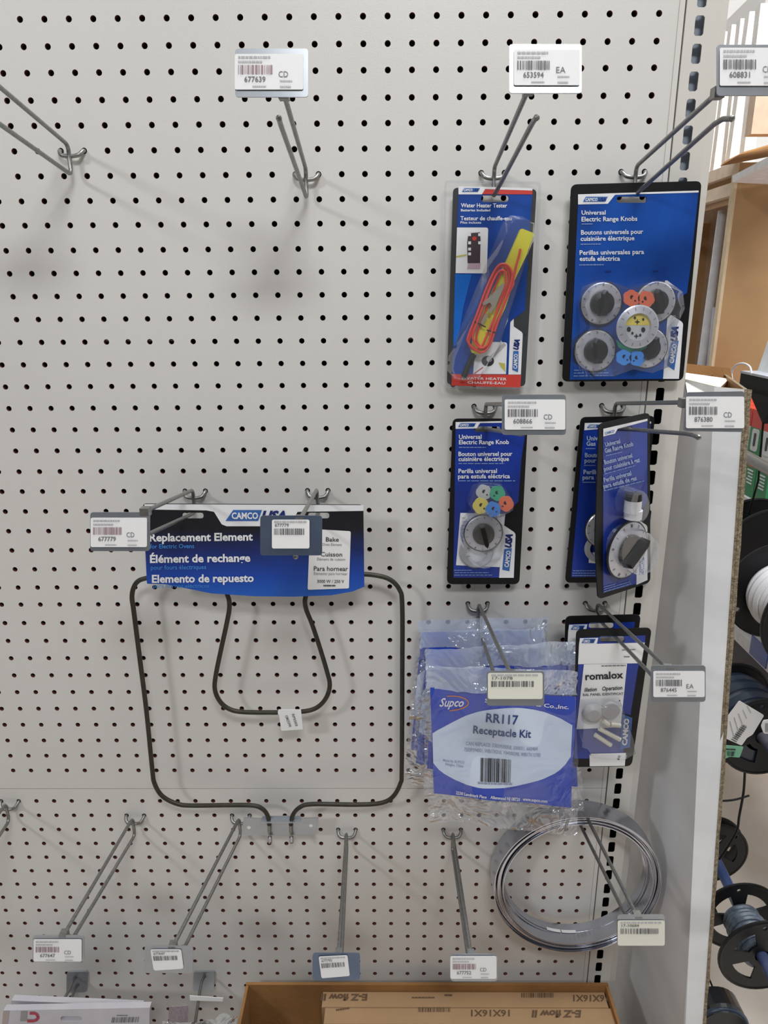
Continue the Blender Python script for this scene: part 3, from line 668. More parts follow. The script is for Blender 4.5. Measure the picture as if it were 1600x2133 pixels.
flower(t, pl, 1006, 1022, 14.5, M_gy, .25, 0, 5); flower(t, pl, 1034, 1023, 14.5, M_gr, .33, 1, 5); flower(t, pl, 999, 1048, 15, M_ye, .42, 0, 5); flower(t, pl, 1051, 1044, 14.5, M_or, .38, 1, 5); flower(t, pl, 1024, 1054, 14, M_bl, .5, 0, 5)
mb = MB(); c = pl.p(992, 1148, .12); R = (pl.p(1028, 1148, .12)-c).length; mb.lathe(c, pl.N, [(R*.62, .0), (R*.62, .1), (R*.9, .1), (R, .0), (R*.62, 0)], mat('clear_ring', (176, 178, 184), .25, 0, alpha=1), 40); mb.build('spare_ring', t)
knob(t, pl, 1004.5, 1105, 40.5, -75, base=.3)
bs = ell(1003, 1112, 46, 60, 24); dome(t, pl, bs, [(1003+(x-1003)*.93, 1112+(y-1112)*.93) for x, y in bs], 1.05)
bs = [(970, 1042), (984, 1010), (1000, 1004), (1042, 1004), (1068, 1036), (1066, 1056), (1040, 1072), (990, 1068)]; dome(t, pl, bs, [(1020+(x-1020)*.95, 1038+(y-1038)*.93) for x, y in bs], .66, 'insert_blister')

# --- the two gas knob packs
pl = yplane(-.8)
t, sl = pack('gas_knob_pack', pl, [(1210, 869), (1365, 866), (1327, 1213), (1177, 1214)], 12, .06, 'blue gas range knob pack hanging flat, partly hidden behind a twisted one', 'package', (1290, 894, 54, 11))
a = Art(pl)
a.poly([(1216, 895), (1250, 894), (1258, 884), (1356, 882), (1318, 1200), (1190, 1202)], M_blue3, 1, sl)
a.poly([(1218, 881), (1356, 878), (1356, 882), (1262, 884), (1252, 893), (1217, 896)], M_white, 2); logo_small(a, 1222, 1256, 884, 891.5)
for (s_, x0, x1, y0, cap) in (('Universal', 1222, 1268, 917, 9), ('Gas Range Knob', 1221, 1306, 928, 9), ('Bouton universel', 1218, 1300, 952, 9), ('pour cuisinière à gaz', 1217, 1322, 963, 9), ('Perilla universal', 1215, 1295, 987, 9), ('para estufa de gas', 1213, 1312, 998, 9)):
    a.text(s_, (x0, y0), (x1, y0-.5), cap, mat('print_shaded', (160, 176, 210), .5), 4, .03)
for (x0, x1, y) in ((1220, 1240, 934), (1216, 1240, 969), (1213, 1240, 1004), (1193, 1240, 1188), (1192, 1240, 1193), (1192, 1240, 1198)): a.fine((x0, y), (x1, y), 2, M_fine, 4, int(y))
a.poly([(1228, 1150), (1252, 1150), (1250, 1174), (1226, 1172)], M_white, 2)
a.mb.build('printed_front', t)
mb = MB(); c = pl.p(1246, 1140, .1); R = (pl.p(1276, 1140, .1)-c).length; mb.lathe(c, pl.N, [(R*.6, 0), (R*.62, .08), (R, .06), (R, 0)], MATS['clear_ring'], 36); mb.build('spare_ring', t)
knob(t, pl, 1258, 1100, 42, 90)
A0 = at(1248, 883, -3.2); A1 = at(1354, 860, -1.25); dd = A1-A0; dd.z = 0
pl = Plane(A0, (dd.y, -dd.x, 0))
t, sl = pack('gas_knob_pack', pl, [(1248, 883), (1354, 859), (1355, 1213), (1246, 1249), (1240, 1130)], [11, 11, 11, 11, 0], .06, 'twisted blue gas range knob pack turned sideways in front of the other gas pack', 'package', (1298, 893, 40, 10))
a = Art(pl)
a.poly([(1256, 909), (1279, 903), (1284, 894), (1348, 877), (1348, 1046), (1327, 1072), (1325, 1216), (1256, 1235)], M_blue3, 1, sl)
a.poly([(1256, 893), (1348, 872), (1348, 876.5), (1286, 893), (1280, 903), (1256, 909)], M_white, 2)
a.poly(rounded([(1326, 1080), (1348, 1095), (1348, 1208), (1325, 1218)], [2, 5, 0, 0]), M_white, 2)
a.text('CAMCO', (1259, 905), (1279, 899.5), 5, M_logo, 4, .03, .2)
a.poly([(1330, 1190), (1340, 1197), (1341, 1160), (1332, 1163)], M_logo, 3); a.text('CAMCO', (1338.5, 1190), (1339.5, 1166), 6, M_white, 4, .04); a.text('USA', (1340, 1158), (1341, 1134), 9, M_navy, 4, .06)
M_sh = MATS['print_shaded']
for (s_, x0, y0, x1, y1, cap) in (('Universal', 1260, 930, 1291, 922, 9), ('Gas Range Knob', 1259, 943, 1318, 928, 9), ('Bouton universel', 1258, 967, 1316, 952, 9), ('pour cuisinière à gaz', 1257, 981, 1332, 961, 9), ('Perilla universal', 1257, 1004, 1314, 989, 9), ('para estufa de gas', 1256, 1017, 1325, 999, 9)):
    a.text(s_, (x0, y0), (x1, y1), cap, M_sh, 4, .03)
for (x0, y0, x1, y1) in ((1260, 949, 1294, 941), (1257, 987, 1322, 969), (1256, 1022, 1340, 1001), (1257, 1222, 1280, 1216), (1257, 1227, 1311, 1211), (1257, 1232, 1313, 1215)): a.fine((x0, y0), (x1, y1), 2, M_fine, 4, int(y0))
a.poly([(1276, 1166), (1325, 1150), (1325, 1185), (1278, 1198)], M_white, 2); a.poly([(1308, 1097), (1324, 1090), (1324, 1110), (1308, 1112)], M_white, 2)
a.mb.build('printed_front', t)
mb = MB(); c0 = pl.p(1302, 1037, .1)
up_ = Vector((0, 0, 1)); mb.lathe(c0 - up_*.0 + pl.N*.36, up_, [(.36, -.6), (.38, -.58), (.38, .0), (.36, .32), (0, .34)], M_blkpl, 24, mts=[M_white, M_white, M_blkpl, M_blkpl]); mb.build('shaft_adapter', t)
mb = MB(); c0 = pl.p(1302, 1062, .1) + pl.N*.36; mb.lathe(c0, up_, [(0, -.3), (.40, -.3), (.41, .12), (0, .12)], M_white, 24); mb.build('shaft_sleeve', t)
knob(t, pl, 1296, 1142, 38, 40, base=.2)
bs = ell(1305, 1140, 44, 50, 24); dome(t, pl, bs, [(1305+(x-1305)*.9, 1142+(y-1140)*.9) for x, y in bs], .8)
bs = ell(1302, 1046, 22, 36, 16); dome(t, pl, bs, [(1303+(x-1302)*.9, 1046+(y-1046)*.9) for x, y in bs], .8, 'adapter_blister')

# --- the two white plug packs
def plug_pack(pl, o, label, front):
    dx, dy = o
    def q(*p): return [(x+dx, y+dy) for x, y in p]
    t, sl = pack('plug_pack', pl, q((1200.5, 1312), (1358, 1308), (1316, 1596), (1195, 1598)), 12, .06, label, 'package', (1275+dx, 1331+dy, 52, 12))
    a = Art(pl)
    a.poly(q((1207, 1328), (1345, 1323), (1336, 1392), (1313, 1494), (1296, 1484), (1300, 1580), (1196, 1580)), M_blue3, 1, sl)
    a.poly(q((1208, 1329), (1246, 1328), (1243, 1341), (1206, 1342)), M_white, 2); logo_small(a, 1211+dx, 1241+dx, 1330+dy, 1339+dy)
    a.poly(q((1206, 1341.5), (1343, 1338), (1336, 1381), (1204, 1383)), M_paper, 2)
    if front:
        a.fine((1295+dx, 1353+dy), (1323+dx, 1352+dy), 2.2, M_inkg, 4, 3); a.fine((1299+dx, 1367+dy), (1311+dx, 1367+dy), 2.4, M_inkg, 4, 4)
        a.poly([(1329, 1393), (1345, 1340), (1335, 1450), (1318, 1560), (1300, 1590), (1296, 1484), (1313.5, 1490)], M_black, 2)
        a.poly([(1295, 1486), (1317, 1494.5), (1312, 1556), (1291.6, 1560)], M_logo, 3); a.text('CAMCO', (1305, 1552), (1310, 1496), 10, M_white, 4, .05)
        a.poly([(1216, 1383), (1306, 1381.5), (1292.5, 1514), (1201, 1518)], M_paper, 3)
        a.text('romalox', (1219, 1415), (1298, 1411), 14.5, M_ink, 5, .03); a.text('illation', (1217, 1439.5), (1243, 1438), 8, M_ink, 5, .02, .2); a.text('Operation', (1254, 1437.5), (1296, 1435), 8.5, M_ink, 5, .02, .2)
        a.text('RAL PANEL IDENTIFICAT', (1214, 1448.5), (1298, 1446), 5, M_ink, 5, .01); a.fine((1252, 1386), (1303, 1385), 2, M_inkg, 5, 5)
        a.disc((1290, 1458), 1.5, M_ink, 5); a.poly([(1227.5, 1569), (1303.4, 1567), (1301, 1594), (1228, 1595)], M_paper, 4); a.bar((1290, 1572), (1287, 1581), 5, M_ink, 5)
    a.mb.build('printed_front', t)
    return t
plug_pack(yplane(-1.9), (-22.5, -28), 'rear pack of white plugs, mostly hidden by the pack in front of it', False)
pl = yplane(-2.9)
t = plug_pack(pl, (0, 0), 'front pack of white plugs with an instruction paper reading romalox', True)
M_plug = mat('cream_plug', (224, 218, 200), .4)
for (p0, p1) in (((1244, 1509), (1287, 1532)), ((1236, 1522), (1268, 1543)), ((1252, 1493), (1264, 1501)), ((1268, 1500), (1288, 1503))):
    mb = MB(); mb.tube([pl.p(*p0, .35), pl.p(*p1, .35)], .115, M_plug, 10); mb.build('plug', t)
mb = MB(); c = pl.p(1268, 1473, .2); mb.lathe(c, pl.N, [(.46, 0), (.48, .1), (.42, .16), (0, .16)], mat('grey_cap', (176, 174, 176), .4), 28); mb.build('grey_disc', t)
mb = MB(); c = pl.p(1232, 1480, .2); mb.lathe(c, pl.N, [(.5, 0), (.5, .1), (.3, .25), (0, .25)], MATS['grey_cap'], 24); mb.build('grey_disc', t)
bs = [(1208, 1455), (1290, 1452), (1318, 1530), (1322, 1560), (1300, 1572), (1226, 1570), (1214, 1550), (1200, 1545)]; dome(t, pl, bs, [(1256+(x-1256)*.9, 1510+(y-1510)*.9) for x, y in bs], .6, 'parts_bag')
# ------------------------------------------------------------------ oven element with its printed header
pe = yplane(-1.25)
cE = at(560, 1720, -1.25)
t = thing('oven_element', (cE.x+1, -1.25, cE.z), 'black looped oven bake element hanging behind its printed blue header card', 'heating element')
def epx(pts, n=6): return spline([pe.p(x, y, 0) for x, y in pts], n)
path = [(561, 1718), (558, 1700), (548, 1686), (528, 1678), (480, 1677), (400, 1678), (368, 1674), (338, 1658), (322, 1632), (317, 1600), (305, 1480), (291, 1370), (279, 1275), (275, 1240), (284, 1214), (306, 1204),
        (350, 1198), (420, 1200), (458, 1214), (474, 1240), (478, 1264), (472, 1300), (460, 1355), (449, 1410), (448, 1438), (459, 1462), (478, 1477), (505, 1483), (560, 1484), (620, 1483), (656, 1476), (678, 1456), (687, 1428),
        (681, 1398), (665, 1345), (650, 1300), (637, 1266), (637, 1242), (652, 1216), (690, 1200), (740, 1196), (780, 1198), (812, 1207), (832, 1228), (838, 1262), (838, 1400), (837, 1600), (834, 1632), (818, 1660), (792, 1673), (740, 1676), (650, 1675), (624, 1682), (610, 1698), (606, 1718)]
mb = MB(); mb.tube(epx(path, 5), .118, M_elem, 12); mb.build('sheath', t)
for x in (561, 606):
    mb = MB(); mb.tube([pe.p(x, 1716, 0), pe.p(x, 1734, 0)], .09, M_zinc, 10); mb.tube([pe.p(x+1, 1736, 0), pe.p(x+1, 1742, 0)], .06, M_zinc, 8)
    mb.lathe(pe.p(x+1, 1742, 0), (0, 0, -1), [(.06, 0), (.12, .05), (.13, .3), (.1, .42), (0, .45)], M_steel, 14); mb.build('terminal', t)
mb = MB(); pb = yplane(-1.05)
prism_px(mb, pb, [(508, 1702), (545, 1704), (548, 1699), (625, 1699), (628, 1704), (664, 1702), (657, 1737), (503, 1739)], 0, .05, M_plate)
A = [pb.p(545, 1704, .05), pb.p(628, 1704, .05)]; mb.hexa([A[0], A[1], A[1]+Vector((0, -.35, 0)), A[0]+Vector((0, -.35, 0)), A[0]+Vector((0, 0, .05)), A[1]+Vector((0, 0, .05)), A[1]+Vector((0, -.35, .05)), A[0]+Vector((0, -.35, .05))], M_plate)
br = mb.build('mounting_bracket', t)
mb = MB()
for x, y in ((519, 1722), (648, 1718)): mb.poly([pb.p(a, c, .06) for a, c in ell(x, y, 4, 3.4, 10)], M_trim)
mb.build('screw_hole', br)
ph = yplane(-1.9)
hdr = rounded([(298, 1049), (757, 1051), (759, 1222), (735, 1232), (690, 1240), (610, 1243), (530, 1242), (440, 1236), (380, 1224), (345, 1217), (306, 1216)], [6, 10, 0, 0, 0, 0, 0, 0, 0, 0, 3])
hs = [slot_px(402, 1074, 44, 12), slot_px(664, 1074, 44, 12)]
M_grad = ramp_mat('header_gradient', [(0, (24, 92, 190)), (.22, (16, 68, 168)), (.5, (20, 40, 104)), (.72, (22, 24, 34)), (1, (20, 20, 26))], 2)
hd = slab(ph, hdr, .03, M_grad, hs).build('header_card', t)
a = Art(ph)
a.poly([(301, 1050), (757, 1052), (757, 1064), (620, 1066), (606, 1092), (600, 1096), (472, 1096), (462, 1092), (446, 1066), (430, 1063), (301, 1061)], M_white, 1)
a.poly([(470, 1085), (538, 1085), (546, 1062), (486, 1062)], M_logo, 2)
a.text('CAMCO', (483, 1080), (538, 1080), 13, M_white, 4, .03); a.text('USA', (546, 1082), (596, 1082), 18, M_navy, 4, .05, .3)
a.text('Replacement Element', (312, 1127), (527, 1125), 16, M_white, 3, .03); a.text('for Electric Ovens', (313, 1142), (405, 1141), 9, M_sky, 3, .01)
a.text('Élément de rechange', (313, 1171.5), (522, 1169), 16, M_white, 3, .03); a.text('pour fours électriques', (315, 1186), (430, 1184.5), 9, M_sky, 3, .01)
a.text('Elemento de repuesto', (317, 1213), (529, 1211), 16, M_white, 3, .03); a.text('para hornos eléctricos', (320, 1224), (436, 1223), 8, M_sky, 3, .005)
a.mb.build('header_print', hd)
a = Art(ph)
a.poly(rounded([(646, 1101), (731, 1106), (727, 1225), (641, 1228)], [3, 4, 3, 4]), M_paper, 3)
for (s_, x0, x1, y, c, bd) in (('Bake', 679, 706, 1127, 9, .01), ('Oven Element', 672, 712, 1136, 5.5, 0), ('Cuisson', 668, 713, 1158, 9, .01), ('Élément de cuisson', 661, 719, 1166.5, 5.5, 0), ('Para hornear', 654, 725, 1188, 9.5, .01),
                        ('Elemento para hornear', 654, 724, 1196.5, 5.5, 0), ('3000 W / 250 V', 661, 717, 1213, 6.5, .01)): a.text(s_, (x0, y), (x1, y+.5), c, M_inkg if c < 6 else M_ink, 5, bd)
a.fine((674, 1219), (699, 1219), 3, M_ink, 5, 3)
a.mb.build('wattage_sticker', hd)
pt = yplane(-1.42); a = Art(pt)
a.mb.prism([a.P(x, y, 1) for x, y in rounded([(580, 1478), (627, 1478), (631, 1519), (586, 1522)], 2)], Vector((0, .03, 0)), M_paper)
a.text('CM23390', (594, 1490), (603, 1514), 5, M_inkg, 4, .02); a.text('RP5503', (608, 1487), (616, 1512), 5, M_inkg, 4, .02)
tg = a.mb.build('wire_tag', t)
mb = MB(); mb.tube([pe.p(580, 1484, 0), pe.p(628, 1484, 0)], .15, M_paper, 12); mb.build('tag_wrap', tg)

# ------------------------------------------------------------------ bagged receptacle kits
M_supblue = mat('kit_blue', (22, 66, 190), .35, coat=.3); M_pale = mat('kit_pale_panel', (216, 228, 248), .4, rgb2=(208, 222, 244)); M_knavy = mat('kit_navy_text', (40, 70, 130), .5)
M_orange = mat('kit_orange', (220, 130, 50), .5); M_gtext = mat('kit_grey_text', (150, 160, 186), .5)
M_bagf = film('front_poly', (206, 214, 232), .03, bump=.6, bscale=20, rough=.14, gloss=1.0, dist=.012)
def wavef(seed, amp):
    return lambda x, y: amp*(math.sin(x*.021+seed)*math.cos(y*.017+seed*2)+.5*math.sin(x*.047-y*.031+seed))
def kit(yp, quad, card, label, seed, front=False):
    pl = yplane(yp); wv = wavef(seed, .07)
    P = [pl.p(x, y) for x, y in quad]; c = sum(P, Vector())/4
    t = thing('receptacle_kit', (c.x, yp, min(p.z for p in P)), label, 'kit', 'bagged receptacle kits')
    a = Art(pl, -.02, wv); a.grid(card, M_supblue, 0, 20, 14)
    (x0, y0), (x1, y1), (x2, y2), (x3, y3) = card
    def B(u, v): return ((x0*(1-u)+x1*u)*(1-v)+(x3*(1-u)+x2*u)*v, (y0*(1-u)+y1*u)*(1-v)+(y3*(1-u)+y2*u)*v)
    up = [B(u, .37-.19*math.sin(math.pi*u)**.7) for u in [k/18 for k in range(19)]]; dn = [B(u, .72+.13*math.sin(math.pi*u)**.7) for u in [k/18 for k in range(18, -1, -1)]]
    if front:
        up = [(901, 1528), (914, 1519), (937, 1507), (968, 1493), (1000, 1482.5), (1025, 1478), (1050, 1476), (1080, 1475.5), (1108, 1478), (1135, 1483), (1165, 1494), (1192, 1510)]
        dn = [(1190, 1578), (1176, 1600), (1160, 1612), (1130, 1624), (1100, 1632), (1075, 1638), (1050, 1641), (1000, 1640), (972, 1634), (945, 1624), (918, 1610), (903, 1592)]
    def rs(c, n=26):
        c = sorted(c); xa, xb = c[0][0], c[-1][0]; o = []
        for k in range(n):
            x = xa+(xb-xa)*k/(n-1); j = max(i for i in range(len(c)-1) if c[i][0] <= x+1e-6); t_ = (x-c[j][0])/max(1e-6, c[j+1][0]-c[j][0]); o.append((x, c[j][1]*(1-t_)+c[j+1][1]*t_))
        return o
    up = rs(up); dn = rs(dn)[::-1]
    # strip mesh between the upper and lower curve so that it follows the bag's waves
    n = min(len(up), len(dn)); dn2 = list(reversed(dn))[:n]; up = up[:n]; vs = []; M_ = 8
    for j in range(M_+1):
        for i in range(n): vs.append(a.P(up[i][0]*(1-j/M_)+dn2[i][0]*j/M_, up[i][1]*(1-j/M_)+dn2[i][1]*j/M_, 1))
    a.mb.add(vs, [(j*n+i, j*n+i+1, (j+1)*n+i+1, (j+1)*n+i) for j in range(M_) for i in range(n-1)], M_pale, True)
    if front:
        a.text('Supco', (915, 1470), (966, 1473), 17, M_white, 3, .02, .35)
        arc = [(938+38*math.cos(th), 1465+15*math.sin(th)) for th in [math.radians(-100+k*12) for k in range(17)]]
        for p, q in zip(arc, arc[1:]): a.bar(p, q, 2.2, M_orange, 3)
        a.text('Sealed Unit Parts Co.,Inc.', (1010, 1463), (1184, 1475), 8, M_white, 3, .02)
        a.text('RR117', (1012, 1503.5), (1079, 1508.5), 18, M_knavy, 3, .02); a.text('Receptacle Kit', (985.5, 1527.5), (1106, 1536.5), 15.5, M_knavy, 3, .02)
        a.text('CAN REPLACE: 5303935058, 330031, 660464', (970, 1551), (1120, 1564), 7.5, M_gtext, 3, .01); a.text('7503P394001, WB17X210, Y04000390, WB17X10780', (966, 1563), (1126, 1577), 7.5, M_gtext, 3, .01)
        a.text('Made by SUPCO', (923, 1587), (967, 1589), 5.5, M_gtext, 3, .01); a.text('Ningbo, China', (928, 1595), (965, 1597), 5.5, M_gtext, 3, .01)
        a.barcode([(1001, 1577), (1065, 1581), (1064, 1630), (1000, 1625)], M_ink, 3, 8, 34); a.fine((995, 1628), (1067, 1633), 4, M_gtext, 3, 4)
        a.text('2230 Landmark Place', (950, 1655), (1013, 1661), 6.5, M_white, 3, .02); a.text('Allenwood NJ 08720', (1021, 1661), (1083, 1669), 6.5, M_white, 3, .02); a.text('www.supco.com', (1089, 1668), (1140, 1672), 6.5, M_white, 3, .02)
    a.mb.build('printed_card', t)
    # the bag: milky header, clear body, sealed foot
    (bx0, by0), (bx1, by1), (bx2, by2), (bx3, by3) = quad
    wl = wavef(seed+1, .13); cr = random.Random(seed)
    a = Art(pl, .08, wl); vh = ((y0+y1)/2-(by0+by1)/2)/((by3+by2)/2-(by0+by1)/2)
    def Q(u, v): return ((bx0*(1-u)+bx1*u)*(1-v)+(bx3*(1-u)+bx2*u)*v + cr.uniform(-1, 1)*(1.2 if 0 < u < 1 else 2), (by0*(1-u)+by1*u)*(1-v)+(by3*(1-u)+by2*u)*v + cr.uniform(-1, 1)*1.5)
    def patch(v0, v1, mt, m):
        vs = [a.P(*Q(i/24, v0+(v1-v0)*j/m), 0) for j in range(m+1) for i in range(25)]
        a.mb.add(vs, [(j*25+i, j*25+i+1, (j+1)*25+i+1, (j+1)*25+i) for j in range(m) for i in range(24)], mt, True)
    patch(0, vh, M_bagm, 8); patch(vh, .84 if front else 1, M_bagf if front else M_bag, 14)
    if front: patch(.84, 1, M_bag, 5)
    a.mb.build('poly_bag', t)
    return t
kit(-1.1, [(872, 1290), (1142, 1284), (1128, 1640), (842, 1622)], [(878, 1316), (1130, 1312), (1116, 1600), (856, 1563)], 'rearmost bagged receptacle kit, only its clear top edge and left side showing', 1.3)
kit(-1.9, [(876, 1314), (1134, 1306), (1140, 1650), (858, 1632)], [(890, 1350), (1128, 1345), (1120, 1610), (866, 1590)], 'second bagged receptacle kit from the wall, its hazy blue card showing at the left', 2.9)
kit(-2.7, [(886, 1352), (1196, 1334), (1216, 1690), (884, 1660)], [(900, 1392), (1190, 1384), (1204, 1640), (890, 1600)], 'third bagged receptacle kit from the wall, directly behind the front one', 4.1)
kit(-3.6, [(886, 1384), (1201, 1396), (1203, 1737), (893, 1708)], [(896, 1431), (1201, 1451), (1190, 1683), (904, 1654)], 'front bagged receptacle kit with a blue and white card reading RR117', 5.2, True)

# ------------------------------------------------------------------ coil of steel strip
c = at(1197, 1824, -1.1)
t = thing('steel_strip_coil', (c.x, -1.1, c.z-4.7), 'coil of bright flat steel strip hanging low on the hook with the cream tag', 'coil')
rd = random.Random(4)
for k in range(9):
    r = 4.62 - .058*k; y0 = -1.75 + rd.uniform(-.1, .1) - (.12 if k in (0, 3) else 0); y1 = -.5 + rd.uniform(-.08, .08)
    ax = Vector((rd.uniform(-.012, .012), 1, rd.uniform(-.012, .012))); cc = Vector((c.x+rd.uniform(-.05, .05), 0, c.z+rd.uniform(-.05, .03)))
    mb = MB(); mb.lathe(cc, ax, [(r, y0), (r+.008, (y0+y1)/2), (r, y1), (r-.05, y1), (r-.044, (y0+y1)/2), (r-.05, y0), (r, y0)], M_steel, 96, smooth=False)
    mb.build('strip_turn', t)
for k in range(5):
    r = 3.98 + .03*k; y0 = -1.15 + rd.uniform(-.1, .1); cc = Vector((c.x+.04, 0, c.z-.15))
    mb = MB(); mb.lathe(cc, (0, 1, 0), [(r, y0), (r, -.6), (r-.02, -.6), (r-.02, y0), (r, y0)], M_steel, 96); mb.build('strip_turn', t)
for a0, a1 in ((250, 262), (263, 275), (122, 136)):
    mb = MB(); vs = []
    for k in range(7):
        th = math.radians(a0+(a1-a0)*k/6)
        for y_ in (-1.12, -.92): vs.append(Vector((c.x+.04+3.95*math.cos(th), y_, c.z-.15+3.95*math.sin(th))))
    mb.add(vs, [(2*k, 2*k+1, 2*k+3, 2*k+2) for k in range(6)], M_paper); mb.build('paper_band', t)

# ------------------------------------------------------------------ kraft box of filters
zr = at(890, 2052, -1.0).z; xl = at(512, 2052, -1.0).x; xr = at(1268, 2052, -1.0).x; yf = -9.5; zb = -67.5
t = thing('kraft_box', ((xl+xr)/2, -5, zb), 'open brown corrugated box at the bottom holding upended filter cartons', 'box')
def wallbox(nm, lo, hi): 
    mb = MB(); mb.box(lo, hi, M_kraft); mb.build(nm, t)
wallbox('back_panel', (xl, -1.0, zb), (xr, -.82, zr)); wallbox('side_panel', (xl, yf, zb), (xl+.16, -1.0, zr-.05)); wallbox('side_panel', (xr-.16, yf, zb), (xr, -1.0, zr-.05))
wallbox('front_panel', (xl+.16, yf, zb), (xr-.16, yf+.16, zr-.1)); wallbox('bottom_panel', (xl+.16, yf+.16, zb), (xr-.16, -1.0, zb+.15))
zf = at(900, 2066, -1.05).z; ztop = Plane((0, 0, zf), (0, 0, 1))
fx = [(at(672, 2075, -1.4).x, at(1262, 2075, -1.4).x), (at(677, 2105, -2.2).x, at(1279, 2105, -2.2).x)]
M_stamp = mat('stamp_ink', (104, 80, 58), .7)
for k in range(7):
    x0, x1 = fx[min(k, 1)]; x0 += .12*max(0, k-1); x1 += .12*max(0, k-1); ya = -1.06-1.0*k
    lab = ['rearmost filter carton in the brown box, pressed to its back panel', 'second filter carton from the back of the brown box, printed 16X16X1', 'third filter carton from the back of the brown box, at the picture bottom'][min(k, 2)] if k < 3 else ['fourth', 'fifth', 'sixth', 'seventh'][k-3] + ' filter carton from the back of the brown box'
    ft = thing('filter_carton', ((x0+x1)/2, ya-.45, zb+.2), lab, 'carton', 'filter cartons in the brown box')
    mb = MB(); mb.box((x0, ya-.94, zb+.2), (x1, ya, zf-.012), M_kraftp); bo = mb.build('carton_body', ft)
    mb = MB(); mb.box((x0-.01, ya-.955, zf-.5), (x1+.01, ya-.941, zf-.03), M_kraftp); mb.build('edge_flap', ft)
    def pr_(fn, nm='printed_line'):
        a = Art(ztop, -.008); fn(a); a.mb.build(nm, ft)
    if k == 0:
        pr_(lambda a: a.text('E-Z flow II', (766, 2071), (668, 2071), 13, M_stamp, 1, .05, .1), 'brand_print'); pr_(lambda a: a.fine((905, 2078), (858, 2078), 3, M_stamp, 1, 4)); pr_(lambda a: a.fine((942, 2073), (926, 2073), 4, M_stamp, 1, 6))
        pr_(lambda a: a.barcode([(1086, 2068), (1153, 2068), (1153, 2078), (1086, 2078)], M_stamp, 1, 5, 30), 'barcode_print'); pr_(lambda a: a.text('16X16X1', (1266, 2073), (1194, 2073), 13, M_stamp, 1, .03), 'size_print')
    elif k == 1:
        pr_(lambda a: a.fine((728, 2100), (700, 2104), 4, M_stamp, 1, 4)); pr_(lambda a: a.barcode([(871, 2098), (940, 2098), (940, 2108), (871, 2108)], M_stamp, 1, 6, 30), 'barcode_print')
        pr_(lambda a: a.text('16X16X1', (1062, 2104), (981, 2104), 13, M_stamp, 1, .03), 'size_print'); pr_(lambda a: a.text('E-Z flow II', (1211, 2105), (1107, 2105), 14, M_stamp, 1, .05, .1), 'brand_print')

# ------------------------------------------------------------------ packs at the bottom left
for (yp, q, lab, dx) in ((-3.0, [(24, 2084), (296, 2096), (292, 2290), (10, 2290)], 'rear white flat pack at the bottom left, showing above the front one', 0), (-3.9, [(7, 2105), (312, 2099), (306, 2320), (-6, 2320)], 'front white flat pack with a grey and red U mark at the bottom left', 1)):
    pl = yplane(yp); P = [pl.p(x, y) for x, y in q]
    t = thing('flat_pack', ((P[0].x+P[1].x)/2, yp, P[3].z), lab, 'package', 'white flat packs at the bottom left')
    slab(pl, q, .35, mat('glossy_white_wrap', (200, 196, 202), .3, noise=.5, nscale=20, rgb2=(178, 176, 188)), [slot_px(148 if dx else 150, 2122 if dx else 2108, 44, 10)]).build('pack_body', t)
    a = Art(pl)
    if dx:
        a.poly([(44, 2106), (58, 2106), (56, 2127), (42, 2127)], mat('mark_grey', (150, 146, 150), .4), 1)
        arc = [(62, 2110), (74, 2110), (80, 2116), (79, 2122), (72, 2126), (57, 2126)]
        for p0, p1 in zip(arc, arc[1:]): a.bar(p0, p1, 6, mat('mark_crimson', (176, 40, 70), .4), 2)
        a.mb.build('brand_mark', t); a = Art(pl)
        a.fine((243, 2115), (266, 2115), 2, M_inkg, 1, 3); a.barcode([(234, 2119), (290, 2118), (288, 2129), (232, 2130)], M_inkg, 1, 7, 28)
        a.mb.build('barcode_print', t); a = Art(pl); a.poly([(7, 2105), (20, 2105), (15, 2150), (3, 2150)], mat('wrap_fold', (176, 160, 160), .4), 1)
    else:
        a.poly([(46, 2097), (60, 2095), (58, 2102), (45, 2102)], mat('mark_grey', (150, 146, 150), .4), 1); a.bar((62, 2097), (80, 2099), 5, mat('mark_crimson', (176, 40, 70), .4), 2)
    a.mb.build('printed_front', t)
pl = yplane(-3.0); q = [(349, 2093), (501, 2087), (500, 2250), (345, 2250)]; P = [pl.p(x, y) for x, y in q]
t = thing('bagged_part', ((P[0].x+P[1].x)/2, -3, P[3].z), 'clear bag with a dark fitting and a printed slip left of the kraft box', 'bag')
mb = slab(pl, [(352, 2097), (392, 2095), (388, 2240), (348, 2240)], .03, mat('printed_slip', (166, 150, 156), .5, noise=1, nscale=300, rgb2=(140, 126, 134))); mb.build('slip', t)
mb = slab(pl, [(395, 2074), (465, 2079), (464, 2086), (396, 2084)], .03, M_paper); mb.build('header_strip', t)
mb = MB(); mb.lathe(pl.p(428, 2140, .45), (0, -.3, 1), [(0, -2.2), (.62, -2.2), (.66, .2), (.5, .5), (0, .55)], M_blkpl, 24); mb.lathe(pl.p(468, 2135, .2), (0, -.2, 1), [(0, -2.2), (.5, -2.2), (.5, .6), (0, .6)], mat('grey_fitting', (160, 160, 156), .5), 20); mb.build('fitting', t)
a = Art(pl, .95, wavef(3, .12)); a.grid(q, M_bag, 0, 16, 12); a.mb.build('poly_bag', t)

